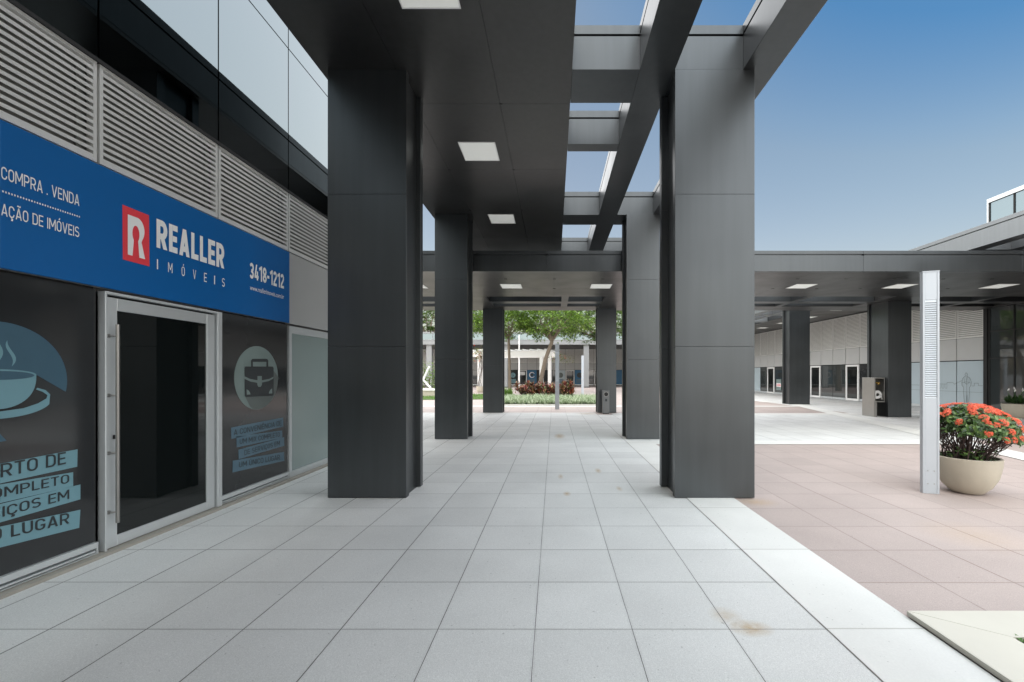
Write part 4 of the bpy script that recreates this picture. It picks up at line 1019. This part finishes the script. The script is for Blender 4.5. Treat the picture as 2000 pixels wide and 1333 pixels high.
tree(-9.4, 43.0, .22, 4.8, (.3,0), (0,0,7.2,3.8,3.2,2.2), 70, .3, M_TL2, 'dark tree glimpsed left of the farthest left column', 25)
for i, (x, y, lb) in enumerate(((-12,78,'tall tree behind the far shops, leftmost of the row'),(-4,80,'tall tree behind the far shops, above the left courtyard tree'),(3.5,79,'tall tree behind the far shops, above the leaning tree'),(12,80,'tall tree behind the far shops, rightmost of the row'),(-22,74,'tall tree behind the left end of the far shops'))):
    tree(x, y, .4, 7.5, (.4,0), (0,0,11.5,5.2,4,3.4), 46, .6, M_TL2, lb, 40+i, 40, 'trees behind the far shops')

# white pergola with climbing plant in a pot, pole, low wall, white frame
pg = thing('white_pergola', (-3.4, 39, 0), 'white garden pergola with flat beams behind the tree trunks', 'pergola')
ca, sa = math.cos(R(-14)), math.sin(R(-14))
def rp(u, v): return (-3.4 + ca*u - sa*v, 39 + sa*u + ca*v)
for (u, v) in ((-3.0,-1.4),(2.75,-1.4),(2.75,1.4),(-3.0,1.4)):
    px_, py_ = rp(u, v); mb = MB(); mb.obox((px_, py_, 1.55), (.14*ca,.14*sa,0), (-.14*sa,.14*ca,0), (0,0,1.55)); bevel(mb.build('post', M_WPAINT, pg), .01)
for v in (-1.4,1.4):
    px_, py_ = rp(-.1, v); mb = MB(); mb.obox((px_, py_, 3.35), (3.7*ca,3.7*sa,0), (-.1*sa,.1*ca,0), (0,0,.24)); mb.build('main_beam', M_WPAINT, pg)
for k in range(11):
    px_, py_ = rp(-3.4+.66*k, 0); mb = MB(); mb.obox((px_, py_, 3.66), (.05*ca,.05*sa,0), (-2.0*sa,2.0*ca,0), (0,0,.07)); mb.build('rafter', M_WPAINT, pg)
vp = thing('climbing_plant', (-6.3, 36.8, .5), 'climbing plant with bare twining stems and red flowers on the white post', 'plant')
st, lv_, fl_ = MB(), MB(), MB()
for k in range(7):
    ph = rnd.uniform(0,6.28); st.tube([(-6.3+.17*math.sin(ph+z*1.7)+.02*k-.06, 36.68-.05*math.cos(ph+z), .5+z) for z in [i*.22 for i in range(13)]], .014, 5)
for k in range(240):
    c = Vector((-6.45+rnd.gauss(0,.35), 36.8+rnd.gauss(0,.3), 3.25+rnd.gauss(0,.28)))
    (fl_ if k % 6 == 0 else lv_).leaf(c, (rnd.uniform(-1,1), rnd.uniform(-1,1), rnd.uniform(-.6,.6)), (0,0,1), .17, .11)
st.build('stems', M_STEM, vp); lv_.build('leaves', leafmat('vine_leaves', [(.08,.14,.03),(.2,.24,.05),(.3,.3,.08)]), vp, smooth=False); fl_.build('flowers', M_IXF, vp, smooth=False)
vp2 = thing('climbing_plant', (.3, 38.5, 3.2), 'climbing plant with one red flower at the right end of the white pergola', 'plant')
lv_, fl_ = MB(), MB()
for k in range(150):
    c = Vector((.5+rnd.gauss(0,.55), 37.6+rnd.gauss(0,.3), 3.05+rnd.gauss(0,.25)))
    (fl_ if k % 12 == 0 else lv_).leaf(c, (rnd.uniform(-1,1), rnd.uniform(-1,1), rnd.uniform(-.6,.6)), (0,0,1), .18, .10)
lv_.build('leaves', bpy.data.materials['vine_leaves'], vp2, smooth=False); fl_.build('flowers', M_IXF, vp2, smooth=False)
MB().tube([(-.4,38.0,0.0),(-.1,37.8,1.6),(.4,37.6,3.1)], [.02,.015,.01], 5).build('stem', M_STEM, vp2)
wp = thing('white_post', (-6.3, 37.0, .5), 'slim white post rising from the beige pot, left of the far left column', 'post')
bevel(MB().box(-6.48,-6.12,36.85,37.2,.42,3.55).build('shaft', M_WPAINT, wp), .015)
MB().box(-6.55,-6.05,36.78,37.27,3.55,3.72).build('cap', M_WPAINT, wp)
p3 = thing('plant_pot', (-6.3, 36.95, 0), 'beige pot at the foot of the white post', 'plant pot')
mb = MB(); pot(mb, (-6.3,36.95,.006), .40, .28, .52, 24); mb.build('bowl', M_POT, p3)
MB().lathe([(.0,.47),(.35,.46)], (-6.3,36.95,0), 20).build('soil', M_SOIL, p3)
pole = thing('white_pole', (-3.9, 48, 0), 'thin white pole standing in front of the far white door', 'pole')
MB().tube([(-3.9,48,0),(-3.9,48,5.95)], [.10,.07], 10).build('shaft', M_WPAINT, pole)
MB().tube([(-4.2,48,6.0),(-3.9,48,6.12),(-3.6,48,6.0)], .05, 8).build('bracket', M_RUBBER, pole)
MB().lathe([(.16,0.005),(.16,.05),(.05,.06)], (-3.9,48,0), 14).build('base_plate', M_WPAINT, pole)

lw = thing('low_wall', (-10, 30, 0), 'low beige stone garden wall seen in the gap left of the second left column', 'wall')
MB().box(-14, -7.4, 29.8, 30.5, .005, .42).build('stone', M_POT, lw)
MB().box(-14.05, -7.35, 29.75, 30.55, .421, .47).build('coping', M_STONE, lw)
fr = thing('white_lounger_frame', (-9, 30.1, .47), 'white tubular frame with a raised arm on the low garden wall', 'frame')
MB().box(-9.5,-8.3,29.85,30.4,.471,.56).build('base', M_WPAINT, fr)
MB().tube([(-9.15,30.1,1.15),(-8.65,30.1,.60)], .07, 8).build('leg', M_WPAINT, fr)
MB().tube([(-9.2,30.1,1.1),(-8.82,30.1,1.95),(-8.72,30.1,2.1)], .075, 8).build('arm', M_WPAINT, fr)
gp = thing('garden_plant', (-9.2, 32, 0), 'pale green shrub behind the low garden wall at the left', 'shrub')
mb = MB()
for k in range(900):
    c = Vector((-9.3+rnd.gauss(0,.8), 32+rnd.gauss(0,.5), abs(rnd.gauss(1.3,.7))))
    mb.leaf(c, (rnd.uniform(-1,1), rnd.uniform(-1,1), rnd.uniform(-.5,.9)), (0,0,1), .22, .08)
mb.build('leaves', M_TL1, gp, smooth=False)
MB().tube([(-9.3,32,0),(-9.3,32,1.3)], .05, 6).build('stem', M_BARK, gp)
